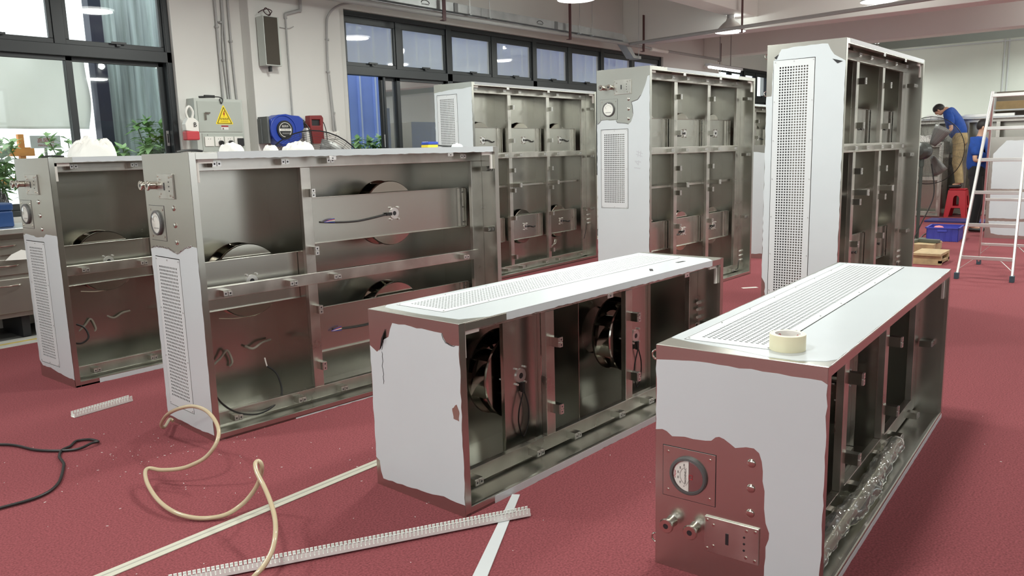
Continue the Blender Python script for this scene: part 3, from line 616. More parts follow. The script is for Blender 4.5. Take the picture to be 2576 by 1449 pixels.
# --- others seen behind
Hc = cabinet('steel cabinet with a white film-covered end in the gap right of 14#', 9.6, 3.79, 0, .52, 2.08, 1.4, [.72], [.72], [], clips=False, films=[[(.001, .07), (.52, .02), (.52, 1.36), (.001, 1.30)]])
Kc = cabinet('tall steel cabinet farther back, seen above the white end in the gap', 10.2, 4.62, 0, .52, 2.1, 1.975, [.742, 1.418], [1.35], tall_fans([.40, 1.08, 1.75], 1.5, .53, 'right'), back=.34, wd=.07, lipfilm=[(.05, 2.05, 1.95, 1.976)], shelf=1.0)
Wk = cabinet('tall open steel cabinet behind the bending worker', 16.98, 3.95, -pi/2, .5, 2.1, 1.80, [.5, 1.0, 1.5], [1.1], [], lipfilm=[(.1, 2.0, 1.775, 1.802)], clips=False)
Wt = cabinet('waist-high steel cabinet the bending worker leans on', 16.35, 3.95, -pi/2, .5, .78, 1.37, [], [.7], [], clips=False)
Pn = cabinet('film-wrapped steel cabinet end standing behind the ladder', 13.12, .62, 0, 1.33, .7, 1.42, [], [.7], [], depth=.1, clips=False, films=[[(1.29, 1.19), (1.14, 1.37), (.01, 1.37), (.01, .70), (1.29, .70)], [(1.29, .66), (.01, .66), (.01, .285), (1.29, .285)], [(1.29, .245), (.01, .245), (.01, .04), (1.15, .05), (1.25, .07)]])
# pencilled 14# on D
text_obj('14 #', 'pencil_writing', mat('pencil', (.48, .50, .53), .7), D, .095, (-.0013, .115, 1.29), (0, -.12, 1), (0, 1, .12), .0002)
# bare patch of torn film near E's edge
MB().prism(rough([(.045, .395), (.015, .39), (.012, .43), (.025, .455), (.05, .435)], .002, .01, True), [], .0009, .0014, lambda p, q, c: (-c, p, q)).build('torn_patch', steel, E)
def tear(P_, r, root, m, amp=.003, st=.008): q = rough(P_, amp, st); MB().tube([(-.0016, a_, b_) for a_, b_ in q], [.6*r]+[r]*(len(q)-2)+[.4*r], 5).build('film_tear', m, root)
for P_ in ([(.455, .60), (.452, .57), (.458, .54), (.451, .50), (.455, .46)], [(.444, .65), (.449, .62), (.455, .605)], [(.092, .725), (.087, .709), (.072, .69), (.041, .683), (.02, .686)]): tear(P_, .0011, E, blackm)
for P_ in ([(.548, 1.622), (.53, 1.634), (.51, 1.652)], [(.347, 1.648), (.332, 1.630), (.249, 1.622), (.216, 1.612)], [(.168, 1.70), (.176, 1.77), (.186, 1.803), (.124, 1.82), (.085, 1.86)]): tear(P_, .003, D, mat('tear_grey', (.12, .12, .12), .5), .002, .012)
for y_a, z_a, y_b, z_b in ((.475, 1.985, .445, 2.005), (.085, 1.945, .02, 1.925)): MB().prism([(y_a, z_a), (y_b, z_b), ((y_a+y_b)/2, (z_a+z_b)/2-.022)], [], .001, .004, lambda p, q, c: (-c, p, q)).build('film_tear', blackm, G)
tear([(.534, .950), (.466, .965), (.36, .962), (.307, .955), (.267, .945), (.23, .940), (.183, .954), (.133, .972), (.049, .988)], .0026, B, mat('tear_silver', (.5, .45, .45), .2, 1), .005, .012)
fl = MB()
fl.add([(-.001, .47, .60), (-.012, .435, .655), (-.003, .425, .70), (-.001, .455, .655)], [(0, 1, 2, 3)]); q = fl.build('film_flap', black, E); q.modifiers.new('t', 'SOLIDIFY').thickness = .001
# small square windows label marks on E's lid
for s0, d0, r in ((1.52, .10, .6), (1.86, .12, -.1)):
    o = MB().box(-.035, .035, -.009, .009, 0, .0012).build('marker_strip', blackm, E, loc=(s0, d0, .7722)); o.rotation_euler = (0, 0, r)

# ------------------------------------------------------------------ on top of the cabinets
t = thing('tape_roll', 'roll of cream masking tape standing flat on the right foreground cabinet', 'tape', (0, 0, 0)); t.matrix_world = Fc.matrix_world
u = V((cos(.0401), sin(.0401), 0)); wv = V((-sin(.0401), cos(.0401), 0)); t.location = V((2.2763, .7005, .7688))+u*.145+wv*.165
MB().lathe([(.0415, 0), (.054, 0), (.0545, .002), (.0545, .048), (.054, .05), (.0415, .05), (.0415, 0)], lambda x, y, h: (x, y, h), 48).build('tape', mat('cream_tape', (.78, .74, .52), .5), t, True)
core = MB().lathe([(.0385, .001), (.0415, .001), (.0415, .0505), (.0385, .0505), (.0385, .001)], lambda x, y, h: (x, y, h), 48).build('cardboard_core', mat('core_white', (.75, .72, .68), .6), t, True)
for k in range(8):
    a = 2*pi*k/8+.2; zq = .038 if k % 2 else .028
    f = lambda p, q, c, a=a, zq=zq: ((.0384-c)*cos(a)-p*sin(a), (.0384-c)*sin(a)+p*cos(a), zq+q)
    MB().prism(circ(0, 0, .0042, 12), [circ(0, 0, .0026, 10)], 0, .0004, f).build('red_mark', red, core)
def cloth(label, x, y, z, rx, ry, h, seed, rz=0., m=cloth_m, name='cloth'):
    n = 46; vs = []
    for j in range(n):
        for i in range(n):
            p = -1+2*i/(n-1); q = -1+2*j/(n-1); r = math.hypot(p, q); an = math.atan2(q, p)
            lim = .82+.16*noise.noise((cos(an)*1.6+seed, sin(an)*1.6, seed)); k = max(0, 1-(r/lim)**2.6)
            sf = noise.noise((p*2.3+seed, q*2.3, seed*1.7)); rd = abs(noise.noise((p*3.1-seed, q*3.1+seed, 2.2)))
            f2 = abs(noise.noise((p*5.2+seed, q*5.2-seed, .7))); f3_ = abs(noise.noise((p*11+seed, q*11, 3.1)))
            hh = h*(k**.5)*(.66+.45*sf+.75*(.42-rd)+.30*(.3-f2)+.07*(.3-f3_)) if k > 0 else -.004
            if k > 0: hh = max(.004, hh)
            sx = min(1, lim/r) if r > lim else 1
            vs.append((p*rx*sx, q*ry*sx, hh if r <= lim else .0))
    b = MB().add(vs, [(j*n+i, j*n+i+1, (j+1)*n+i+1, (j+1)*n+i) for j in range(n-1) for i in range(n-1)])
    o = b.build(name, m, smooth=True, ang=70); o.location = (x, y, z+.0015); o.rotation_euler = (0, 0, rz); return tag(o, label, 'cloth')
cloth('large crumpled white cloth on top of the leftmost cabinet', 2.38, 5.45, 1.4385, .185, .15, .115, 3.1)
cloth('small crumpled white cloth on the near end of the cabinet beside the power box', 2.36, 3.80, 1.4375, .085, .07, .042, 5.2)
cloth('crumpled cream cloth on the cabinet below the blue reel', 2.76, 3.78, 1.4375, .11, .08, .045, 8.4)
cloth('small folded white cloth left of the cream cloth on the cabinet', 2.60, 3.80, 1.4375, .05, .04, .030, 9.4)
cloth('torn scrap of white film on the far end of the cabinet top', 3.93, 3.66, 1.4375, .055, .04, .022, 1.4, m=film_m, name='film_scrap')
t = thing('tape_measure', 'yellow and blue tape measure lying on the cabinet near the window', 'tape measure', (3.68, 3.66, 1.4385), .1)
MB().box(-.05, .05, -.03, .03, 0, .018).build('case', mat('yellow_plastic', (.8, .6, .03), .4), t, bevel=.005); MB().box(-.048, .055, -.03, .03, .0182, .037).build('cover', blue, t, bevel=.006)
MB().tube(spline([(.05, 0, .02), (.10, .01, .014), (.19, .0, .006), (.24, .01, .006)], 6), .005, 8).build('cord', black, t, True)
t = thing('black_clip', 'black strap clip on the near end of the cabinet top', 'clip', (2.13, 3.80, 1.437))
MB().tube(spline([(-.08, -.01, .005), (-.03, .0, .011), (.02, 0, .012), (.06, -.01, .006)], 5), .006, 8).build('strap', black, t, True)
t = thing('black_clip', 'black strap clip on the near end of the leftmost cabinet top', 'clip', (2.10, 5.42, 1.438))
MB().tube(spline([(-.05, 0, .005), (.0, .0, .010), (.05, 0, .008), (.08, -.01, .006)], 5), .006, 8).build('strap', black, t, True)

# wrapped tube lying in F
ca, sa = cos(.0401), sin(.0401)
def FW(s, d, z): return (2.2763+ca*s-sa*d, .7005+sa*s+ca*d, z)
t = thing('wrapped_tube', 'tube wrapped in clear crinkled plastic lying inside the right foreground cabinet', 'tube', (0, 0, 0))
b = MB(); n = 90; m_ = 30; rings = []
for k in range(n):
    q = k/(n-1); c = V(FW(.12+1.33*q, .075+.010*sin(q*9), .056+.006*sin(q*7))); r = []
    for j in range(m_):
        a = 2*pi*j/m_; nn = noise.noise((q*14, cos(a)*1.3, sin(a)*1.3)); n2_ = abs(noise.noise((q*22, cos(a)*2.2, sin(a)*2.2+4)))
        rr = (.037+.014*nn+.012*n2_)*(1 if 0 < k < n-1 else .75); r.append(c+V((-sa*cos(a)*rr, ca*cos(a)*rr, max(-.05, sin(a)*rr))))
    rings.append(r)
b.ring(rings); b.build('plastic_wrap', bag_m, t, True, ang=50); MB().tube([FW(.10, .075, .05), FW(1.46, .078, .058)], .026, 18).build('tube', mat('grey_tube', (.33, .33, .30), .35, .4), t, True)
o = MB().tube([FW(1.46, .078, .058), FW(1.475, .078, .058)], .028, 18).build('end_cap', white_pl, t, True); MB().tube([FW(1.475, .078, .058), FW(1.478, .078, .058)], .014, 14).build('cap_hole', blackm, o)
# loose cables and wires inside B and A, marks on the back panels
def cable_in(root, pts, r, m, name='loose_cable'): return MB().tube(spline(pts, 8), r, 8).build(name, m, root, True)
cable_in(B, [(.03, .06, .42), (.06, .08, .22), (.16, .10, .10), (.30, .13, .04), (.42, .16, .05), (.50, .20, .10), (.50, .24, .20), (.46, .27, .25)], .005, black)
cable_in(B, [(.46, .27, .25), (.455, .27, .27), (.45, .27, .30)], .004, white_pl, 'wire_end')
cable_in(A, [(.03, .10, .32), (.06, .12, .27), (.12, .13, .25), (.17, .14, .28), (.16, .16, .34), (.12, .18, .37)], .006, black)
for root in (A, B):
    cable_in(root, [(.22, .30, .56), (.32, .30, .545), (.42, .30, .55), (.52, .30, .58), (.56, .30, .62)], .003, mat('cream_wire', (.6, .55, .42), .5), 'wire')
    cable_in(root, [(.24, .517, .24), (.30, .50, .29), (.34, .49, .33), (.37, .50, .26), (.36, .515, .23)], .007, mat('cloudy_tube', (.46, .42, .35), .3), 'drain_tube')
    cable_in(root, [(.46, .51, .33), (.50, .49, .31), (.56, .49, .335), (.62, .50, .34)], .007, mat('cloudy_tube', (.46, .42, .35), .3), 'drain_tube')
for zq in (1.03, .385):
    for k, (cm, dz) in enumerate(((red, .004), (blue, -.006), (white_pl, .0), (blue, .008))): cable_in(B, [(.87, .235, zq-.004), (.90, .228, zq+dz), (.94, .232, zq+dz*1.6)], .0022, cm, 'wire_end')
t_ = MB().tube(spline([(1.72, .30, .19), (1.80, .28, .20), (1.86, .27, .25), (1.87, .27, .29)], 6), .012, 10).tube(spline([(1.83, .275, .22), (1.89, .27, .24), (1.91, .27, .28)], 6), .009, 8).build('drain_pipe', polish, C, True)

# ------------------------------------------------------------------ things on the floor
def U_trunk(label, p0, p1, w, h, pitch, roll=0., short=False):
    p0 = V(p0); p1 = V(p1); L = (p1-p0).length; t = thing('slotted_trunking', label, 'cable trunking', p0, math.atan2(p1.y-p0.y, p1.x-p0.x))
    t.rotation_euler = (roll, 0, t.rotation_euler[2])
    tw = mat('trunking_white', (.82, .83, .80), .4); MB().box(0, L, -w/2, w/2, 0, .0018).build('base', tw, t)
    for sg in (-1, 1):
        y_ = sg*w/2; b = MB().box(0, L, y_-.0009, y_+.0009, .0018, .012).box(0, L, y_-.0009, y_+.0009, h-.0006, h+.0006) if False else MB().box(0, L, y_-.0009, y_+.0009, .0018, .012)
        k = 0
        while (k+1)*pitch < L:
            b.box(k*pitch+.002, k*pitch+pitch-.0018, y_-.0009, y_+.0009, .012, h); b.box(k*pitch+.0030, k*pitch+pitch-.0028, y_-.0009-.004*sg, y_+.0009, h-.002, h); k += 1
        b.build('slotted_side', tw, t)
    return t
U_trunk('long white slotted cable trunking lying diagonally on the carpet in the foreground', (2.278, 1.808, .0065), (1.15, 2.466, .001), .028, .030, .0149)
U_trunk('short white slotted cable trunking lying on the carpet at left', (1.745, 4.625, .001), (2.09, 4.66, .001), .036, .032, .0165)
def strip(name, label, pts, z0, h, m, cat='strip', groove=False):
    o = MB().prism(pts, [], z0, z0+h, lambda a, b, c: (a, b, c)).build(name, m, bevel=.0012); return tag(o, label, cat)
strip('white_strip', 'long cream-white flat strip running from under the middle cabinet to the bottom left', [(2.36, 2.745), (2.345, 2.70), (.92, 2.655), (.92, 2.70)][:0] or [(2.36, 2.738), (2.36, 2.684), (.9, 2.684), (.9, 2.738)], .0005, .004, mat('cream_strip', (.56, .55, .46), .45))
tag(MB().prism([(2.36, 2.716), (2.36, 2.709), (.9, 2.709), (.9, 2.716)], [], .0046, .0052, lambda a, b, c: (a, b, c)).build('groove_line', mat('groove_grey', (.4, .39, .34), .6)), 'thin groove line along the long cream strip', 'line')  # raised grey line that draws the strip's groove
strip('trunking_lid', 'plain white trunking lid crossing under the slotted trunking in the foreground', [(2.393, 1.990), (2.413, 1.962), (1.70, 1.545), (1.66, 1.575)][:0] or [(2.386, 1.983), (2.404, 1.955), (1.60, 1.513), (1.57, 1.562)], .0005, .005, white_pc, 'cable trunking')
hose = [(2.001, 4.001, 0.03), (1.99, 4.014, 0.04), (1.906, 3.898, 0.05), (1.876, 3.869, 0.06), (1.861, 3.843, 0.09), (1.83, 3.71, 0.17), (1.82, 3.57, 0.23), (1.831, 3.456, 0.26), (1.816, 3.315, 0.27), (1.795, 3.207, 0.25), (1.766, 3.132, 0.22), (1.727, 3.1, 0.18), (1.691, 3.125, 0.13), (1.652, 3.166, 0.1), (1.618, 3.216, 0.08), (1.575, 3.292, 0.07), (1.551, 3.358, 0.07), (1.517, 3.326, 0.07), (1.47, 3.21, 0.06), (1.44, 3.069, 0.04), (1.438, 2.955, 0.025), (1.461, 2.871, 0.015), (1.501, 2.808, 0.012), (1.556, 2.76, 0.02), (1.617, 2.735, 0.05), (1.651, 2.704, 0.1), (1.661, 2.674, 0.15), (1.658, 2.648, 0.2), (1.656, 2.646, 0.225), (1.65, 2.656, 0.235), (1.632, 2.648, 0.23), (1.612, 2.607, 0.21), (1.59, 2.531, 0.18), (1.549, 2.433, 0.16), (1.507, 2.35, 0.14), (1.45, 2.265, 0.13), (1.406, 2.224, 0.1), (1.36, 2.207, 0.07), (1.323, 2.207, 0.05), (1.281, 2.22, 0.015)]
tag(MB().tube(spline(hose, 8), .0088, 14).build('clear_hose', hose_m, smooth=True), 'coiled translucent yellowish hose looping over the red carpet', 'hose')
cord = [(1.0, 4.75, .009), (1.326, 4.46, .009), (1.41, 4.204, .009), (1.52, 4.06, .009), (1.60, 4.05, .02), (1.64, 4.07, .012), (1.63, 4.15, .009), (1.58, 4.18, .009), (1.53, 4.13, .009), (1.48, 4.105, .009), (1.435, 4.02, .009), (1.42, 3.95, .009), (1.395, 3.872, .009), (1.29, 3.673, .009), (1.183, 3.597, .009), (1.04, 3.61, .009), (.8, 3.66, .009)]
tag(MB().tube(spline(cord, 8), .0065, 10).build('extension_cord', black, smooth=True), 'black power cord with a loop on the carpet at the left edge', 'cord')
b = MB(); rnd = random.Random(4)
for k in range(230):
    x = rnd.uniform(1.0, 4.6); y = rnd.uniform(-.4, 4.4) if k < 150 else rnd.gauss(3.6, .35)
    if k >= 150: x = rnd.gauss(1.75, .22)
    s = rnd.uniform(.0008, .0022); a = rnd.uniform(0, pi); p = V((cos(a), sin(a), 0))*s*rnd.uniform(1, 2.4); q = V((-sin(a), cos(a), 0))*s*.6; c = V((x, y, 0))
    vs = [c-p-q, c+p-q, c+p+q, c-p+q]; b.add(vs+[v+V((0, 0, .0015)) for v in vs], [(0, 1, 2, 3), (4, 5, 6, 7), (0, 1, 5, 4), (1, 2, 6, 5), (2, 3, 7, 6), (3, 0, 4, 7)])
tag(b.build('debris', mat('crumb_white', (.7, .68, .66), .7)), 'scattered white plastic crumbs over the red carpet', 'debris', kind='stuff')
for (x, y, L_, w_, rz, lb) in ((11.95, 2.52, .85, .05, -.42, 'white tape line on the far carpet beside the blue crate'), (7.55, 3.12, .16, .05, -.7, 'small white scrap on the carpet between the tall cabinets'), (4.55, -.08, .12, .05, .2, 'white smudge-like scrap on the carpet at the right edge')):
    o = MB().box(-L_/2, L_/2, -w_/2, w_/2, 0, .002).build('white_scrap', white_pl); o.location = (x, y, .0005); o.rotation_euler = (0, 0, rz); tag(o, lb, 'scrap')

# ------------------------------------------------------------------ workbench at left
dsteel = mat('drawer_steel', (.42, .40, .36), .42, .9, .06, 4)
t = thing('workbench', 'steel workbench with drawers against the left window', 'workbench', (0, 0, 0))
MB().box(1.0, 3.9, 7.03, 7.70, .86, .905).build('tabletop', alu, t, bevel=.004)
MB().box(1.1, 3.85, 7.16, 7.68, .18, .86).build('body', dsteel, t)
for x in (1.15, 2.45, 3.75): MB().box(x-.03, x+.03, 7.2, 7.64, 0, .18).build('foot', blackm, t)
for xa, xb in ((1.95, 3.1), (.95+.2, 1.9)):
    for z0, z1 in ((.69, .815), (.527, .655), (.22, .495)):
        dr = MB().box(xa, xb, 7.142, 7.16, z0, z1).build('drawer', dsteel, t, bevel=.004)
        for hx in ([2.33] if xa > 1.5 else [1.5]): MB().tube(spline([(hx-.10, 7.142, z1-.052), (hx-.08, 7.118, z1-.05), (hx, 7.105, z1-.05), (hx+.08, 7.118, z1-.05), (hx+.10, 7.142, z1-.052)], 4), .006, 8).build('handle', polish, dr, True)
t = thing('toolbox', 'dark blue plastic toolbox on the workbench', 'toolbox', (2.33, 7.32, .906))
MB().box(-.2, .14, -.1, .1, 0, .13).build('body', mat('navy_plastic', (.012, .05, .17), .4), t, bevel=.012); MB().box(-.205, .145, -.105, .105, .132, .195).build('lid', mat('navy_plastic', (.012, .05, .17), .4), t, bevel=.015)
MB().box(-.03, .02, -.115, -.105, .07, .15).build('latch', alu, t, bevel=.003); MB().tube([(-.12, 0, .195), (-.11, 0, .225), (.05, 0, .225), (.06, 0, .195)], .008, 8).build('handle', black, t, True)
bg_ = cloth('black plastic bag slumped on the bench behind the blue toolbox', 2.44, 7.55, .905, .16, .12, .42, 2.2, m=mat('black_bag', (.01, .01, .01), .2), name='plastic_bag'); bg_['category'] = 'bag'
tag(MB().prism([(-.10, 0), (.09, -.01), (.11, .05), (.03, .08), (-.05, .045)], [], 0, .003, lambda a, b_, c: (2.42+a, 7.075+c*3+b_*.2, .655+b_*.9)).build('paper_scrap', cloth_m), 'crumpled pale paper caught on the middle drawer', 'paper')

# ------------------------------------------------------------------ wall fittings
t = thing('power_box', 'grey electrical box with a yellow warning triangle and sockets on the wall', 'electrical box', (0, 0, 0))
MB().box(4.356, 4.90, 7.62, 7.76, 1.42, 2.014).build('housing', boxgrey, t, bevel=.004)
dr = MB().box(4.385, 4.875, 7.612, 7.62, 1.68, 1.985).build('door', mat('box_grey_door', (.40, .43, .39), .38), t, bevel=.002)
MB().box(4.41, 4.885, 7.614, 7.62, 1.48, 1.665).build('socket_panel', mat('box_grey_door', (.40, .43, .39), .38), t, bevel=.002)
MB().box(4.448, 4.472, 7.600, 7.612, 1.80, 1.87).box(4.452, 4.51, 7.588, 7.600, 1.862, 1.876).build('door_handle', polish, dr, bevel=.002)
fy = lambda Y: (lambda a, b, c: (a, Y-c, b))
T = lambda d: 4.673+d*1.17; U = lambda d: 1.762+d*1.12
ws = MB().prism([(T(-.079), U(-.004)), (T(.079), U(-.004)), (T(.084), U(.003)), (T(.004), U(.166)), (T(-.005), U(.166)), (T(-.085), U(.003))], [], 0, .001, fy(7.612)).build('warning_sign', yellow, dr)
MB().prism([(T(-.073), U(.002)), (T(.073), U(.002)), (T(0), U(.154))], [[(T(-.064), U(.0075)), (T(.064), U(.0075)), (T(0), U(.141))]], .001, .0014, fy(7.612)).build('black_border', black, ws)
MB().prism([(T(.003), U(.119)), (T(-.011), U(.083)), (T(-.002), U(.084)), (T(-.004), U(.058)), (T(.011), U(.096)), (T(.003), U(.095)), (T(.011), U(.119))], [], .001, .0014, fy(7.612)).build('lightning_bolt', mat('bolt_red', (.35, .03, .01), .5), ws)
text_obj('有电危险', 'lettering', black, ws, .025, (4.673, 7.6105, 1.81), (1, 0, 0), (0, 0, 1), .0004); text_obj('DANGER ELECTRIC', 'lettering', black, ws, .010, (4.673, 7.6105, 1.787), (1, 0, 0), (0, 0, 1), .0003)
l = MB().prism(rect(4.632, 4.712, 1.703, 1.745), [], 0, .0008, fy(7.612)).build('small_label', mat('label_white', (.7, .7, .68), .5), dr); MB().prism(rect(4.632, 4.712, 1.730, 1.745), [], .0008, .0012, fy(7.612)).build('red_band', mat('bolt_red2', (.30, .01, .015), .5), l); MB().prism([(4.640, 1.705), (4.662, 1.705), (4.651, 1.727)], [], .0008, .0012, fy(7.612)).build('small_triangle', mat('sym_brown', (.15, .08, .05), .5), l)
for i in range(4):
    x0 = 4.432+i*.112; s = MB().box(x0, x0+.10, 7.604, 7.614, 1.535, 1.632).build('socket', white_pl, t, bevel=.003)
    if i in (1, 2):
        MB().cyl((x0+.06, 7.604, 1.57), (x0+.06, 7.575, 1.567), .024, 16).tube(spline([(x0+.06, 7.58, 1.565), (x0+.065, 7.575, 1.53), (x0+.06, 7.585, 1.49)], 4), .007, 8).build('plug', black, s, True)
    if i == 3: MB().box(x0+.03, x0+.10, 7.585, 7.604, 1.535, 1.615).build('adapter', blackm, s, bevel=.004)
    for dx in (-.012, .012): MB().box(x0+.05+dx-.003, x0+.05+dx+.003, 7.603, 7.604, 1.605, 1.611).build('pin_hole', blackm, s)
text_obj('A', 'lettering', black, t, .02, (4.47, 7.613, 1.648), (1, 0, 0), (0, 0, 1), .0002)
t = thing('plug_hanger', 'white and red twin socket hanging on the side of the grey power box', 'socket', (4.275, 7.58, 1.69)); t.scale = (1.25, 1.25, 1.25)
MB().prism([(-.055, .0), (.055, -.012), (.058, .07), (.02, .10), (-.03, .10), (-.06, .05)], [], -.03, .03, lambda a, b, c: (a, c, b)).build('cover', white_pl, t, bevel=.006)
MB().box(-.06, .052, -.04, .03, -.075, -.004).build('socket_body', mat('pale_red', (.5, .05, .06), .4), t, bevel=.01); MB().tube(spline([(-.02, 0, .10), (-.03, 0, .15), (0, 0, .19), (.03, 0, .15), (.02, 0, .10)], 5), .010, 8).build('hanging_loop', white_pl, t, True)
text_obj('B', 'lettering', black, t, .05, (.02, -.0365, .045), (1, 0, 0), (0, 0, 1), .0003)
t = thing('cable_gun', 'black strap tool lying on top of the grey power box', 'tool', (4.55, 7.66, 2.016))
MB().cyl((-.11, 0, .012), (.05, 0, .02), .011, 10).box(-.05, .06, -.012, .012, .008, .035).tube(spline([(.06, 0, .02), (.10, -.03, .015), (.12, -.055, -.01), (.10, -.06, -.05), (.085, -.06, -.02), (.09, -.055, .0)], 5), .005, 8).build('body', black, t, True)
t = thing('column_speaker', 'tall column loudspeaker mounted high on the pillar', 'speaker', (0, 0, 0))
sp = MB().box(5.12, 5.315, 7.45, 7.58, 2.365, 2.87).build('housing', boxgrey, t, bevel=.005); MB().box(5.126, 5.288, 7.443, 7.45, 2.378, 2.862).build('speaker_grille', mat('brown_grille', (.055, .047, .035), .8, 0, .3, 300), sp)
MB().box(5.20, 5.22, 7.50, 7.54, 2.31, 2.365).box(5.19, 5.23, 7.54, 7.6, 2.45, 2.5).build('bracket', blackm, t); MB().tube(spline([(5.30, 7.52, 2.84), (5.38, 7.58, 2.80), (5.52, 7.58, 2.79), (5.60, 7.59, 2.82)], 5), .004, 6).build('cable', pvc, t, True)
MB().tube(spline([(5.10, 7.5, 2.90), (5.15, 7.5, 2.93), (5.22, 7.5, 2.95), (5.27, 7.5, 2.93), (5.22, 7.5, 2.89), (5.17, 7.5, 2.92), (5.2, 7.5, 2.96), (5.25, 7.5, 2.90), (5.20, 7.5, 2.872)], 5), .005, 6).build('coiled_cable', mat('maroon_cable', (.04, .012, .015), .5), t, True)
def conduit(label, pts, r=.011, straps=(), m=pvc, k=6):
    o = thing('conduit', label, 'conduit', (0, 0, 0)); MB().tube(spline(pts, k) if len(pts) > 2 else pts, r, 12).build('pipe', m, o, True)
    for p in straps: MB().cyl((p[0]-.022, p[1]+.012, p[2]), (p[0]+.022, p[1]+.012, p[2]), .009, 8).cyl((p[0], p[1], p[2]-.01), (p[0], p[1], p[2]+.01), r*1.5, 12).build('strap', m, o, True)
    return o
conduit('leftmost wall conduit rising from the grey power box', [(4.76, 7.74, 2.014), (4.755, 7.74, 3.0), (4.75, 7.74, ZC)], .013, [(4.755, 7.735, 2.75)])
conduit('thin middle conduit rising from the grey power box', [(4.82, 7.74, 2.014), (4.80, 7.74, 2.5), (4.83, 7.74, 3.0), (4.83, 7.74, ZC)], .008, [(4.80, 7.735, 2.8), (4.80, 7.735, 2.42)])
conduit('second middle conduit rising from the grey power box', [(4.845, 7.74, 2.014), (4.84, 7.74, 2.6), (4.85, 7.74, ZC)], .010)
conduit('rightmost wall conduit rising from the grey power box', [(4.92, 7.74, 2.014), (4.905, 7.74, 2.6), (4.91, 7.74, ZC)], .011, [(4.905, 7.735, 2.62)])
conduit('grey conduit with an elbow running down to the blue reel', [(5.50, 7.585, 1.86), (5.498, 7.585, 2.895)], .010)
o = conduit('thick grey elbow pipe above the loudspeaker', [(5.498, 7.585, 2.89), (5.498, 7.585, 2.93), (5.52, 7.58, 2.945), (5.66, 7.57, 2.99), (5.69, 7.57, 3.01), (5.692, 7.57, 3.22)], .018, k=5)
conduit('curved conduit running up from the white switch plates', [(6.055, 7.585, 1.69), (6.05, 7.585, 1.95), (6.03, 7.585, 2.36), (6.05, 7.585, 2.85), (6.08, 7.57, 3.0), (6.18, 7.5, 3.10), (6.3, 7.36, 3.125)], .013, [(6.03, 7.58, 2.36), (6.045, 7.58, 2.72)])
conduit('second conduit beside the curved one above the switch plates', [(6.09, 7.585, 1.69), (6.06, 7.585, 2.05), (6.045, 7.586, 2.33)], .010, [(6.075, 7.58, 1.90)])
t = thing('switch_plate', 'pair of white dimmer switch plates on the pillar, upper row', 'switch', (0, 0, 0))
MB().box(5.95, 6.14, 7.585, 7.60, 1.60, 1.692).build('plate', white_pl, t, bevel=.003)
for x in (5.995, 6.10): MB().cyl((x, 7.585, 1.655), (x, 7.565, 1.655), .018, 16).build('knob', white_pl, t, True)
t = thing('switch_plate', 'pair of white dimmer switch plates on the pillar, lower row', 'switch', (0, 0, 0)); MB().box(5.95, 6.15, 7.585, 7.60, 1.49, 1.592).build('plate', white_pl, t, bevel=.003)
# reel
t = thing('hose_reel', 'blue enclosed cable reel with a round black badge on the pillar', 'hose reel', (5.25, 7.45, 1.695))
outl = [(-.17, .11), (-.13, .13), (-.06, .158), (.03, .168), (.10, .155), (.20, .15), (.245, .12), (.25, .02), (.22, -.02), (.215, -.09), (.15, -.13), (.06, -.17), (-.04, -.175), (-.13, -.12), (-.17, -.06)]
MB().prism(outl, [], -.10, .06, lambda a, b, c: (a, -c, b)).build('casing', blue, t, bevel=.014)
MB().tube([(.16*cos(a)-.02, -.062, .15*sin(a)) for a in [2*pi*k/36 for k in range(36)]], .006, 8, closed=True).build('raised_rib', blue, t, True)
bd = MB().cyl((-.01, -.06, 0), (-.01, -.078, 0), .098, 40).build('badge', black, t, True)
MB().prism(circ(-.01, 0, .078, 40), [circ(-.01, 0, .073, 40)], .078, .080, lambda a, b, c: (a, -c, b)).build('badge_ring', white_pl, bd)
MB().prism(rect(-.083, .063, -.012, .012), [], .078, .080, lambda a, b, c: (a, -c, b)).build('badge_band', white_pl, bd)
text_obj('高风中', 'lettering', white_pl, bd, .028, (-.01, -.0795, .035), (1, 0, 0), (0, 0, 1)); text_obj('AUTO REEL POWER', 'lettering', black, bd, .013, (-.01, -.081, 0), (1, 0, 0), (0, 0, 1)); text_obj('HHHHHH', 'lettering', pvc, bd, .026, (.005, -.0795, -.038), (1, 0, 0), (0, 0, 1))
MB().cyl((.235, 0, .09), (.275, 0, .08), .036, 16).build('nozzle', black, t, True); MB().tube(spline([(.27, 0, .08), (.31, .0, .07), (.34, -.01, .03), (.35, -.02, -.02), (.36, -.03, -.18)], 6), .008, 8).build('cable', black, t, True)
MB().box(-.195, -.17, -.03, .14, -.14, .14).box(-.2, .05, .08, .145, -.14, .12).build('wall_bracket', mat('dark_bracket', (.16, .17, .17), .5, .5), t, bevel=.003)
t = thing('air_gun_holder', 'dark red moulded hanger with a black window beside the blue reel', 'holder', (5.70, 7.47, 1.70))
MB().prism([(-.085, .155), (.08, .16), (.10, .13), (.09, .02), (.10, -.12), (.08, -.155), (-.055, -.155), (-.075, -.02), (-.09, .05)], [rect(-.06, .055, .045, .11)], -.05, .04, lambda a, b, c: (a, -c, b)).build('shell', mat('dark_red_plastic', (.20, .022, .022), .4), t, bevel=.008)
MB().box(-.06, .055, -.02, .05, .045, .11).build('window', blackm, t); MB().tube(spline([(.085, 0, .12), (.12, -.01, .08), (.14, -.02, 0), (.15, -.02, -.1), (.14, -.02, -.25)], 6), .005, 8).build('cable', black, t, True)
MB().box(-.135, -.085, -.03, .02, -.27, .02).build('white_strip', white_pl, t, bevel=.004); MB().box(-.05, .05, .05, .13, -.1, .1).build('wall_mount', blackm, t)
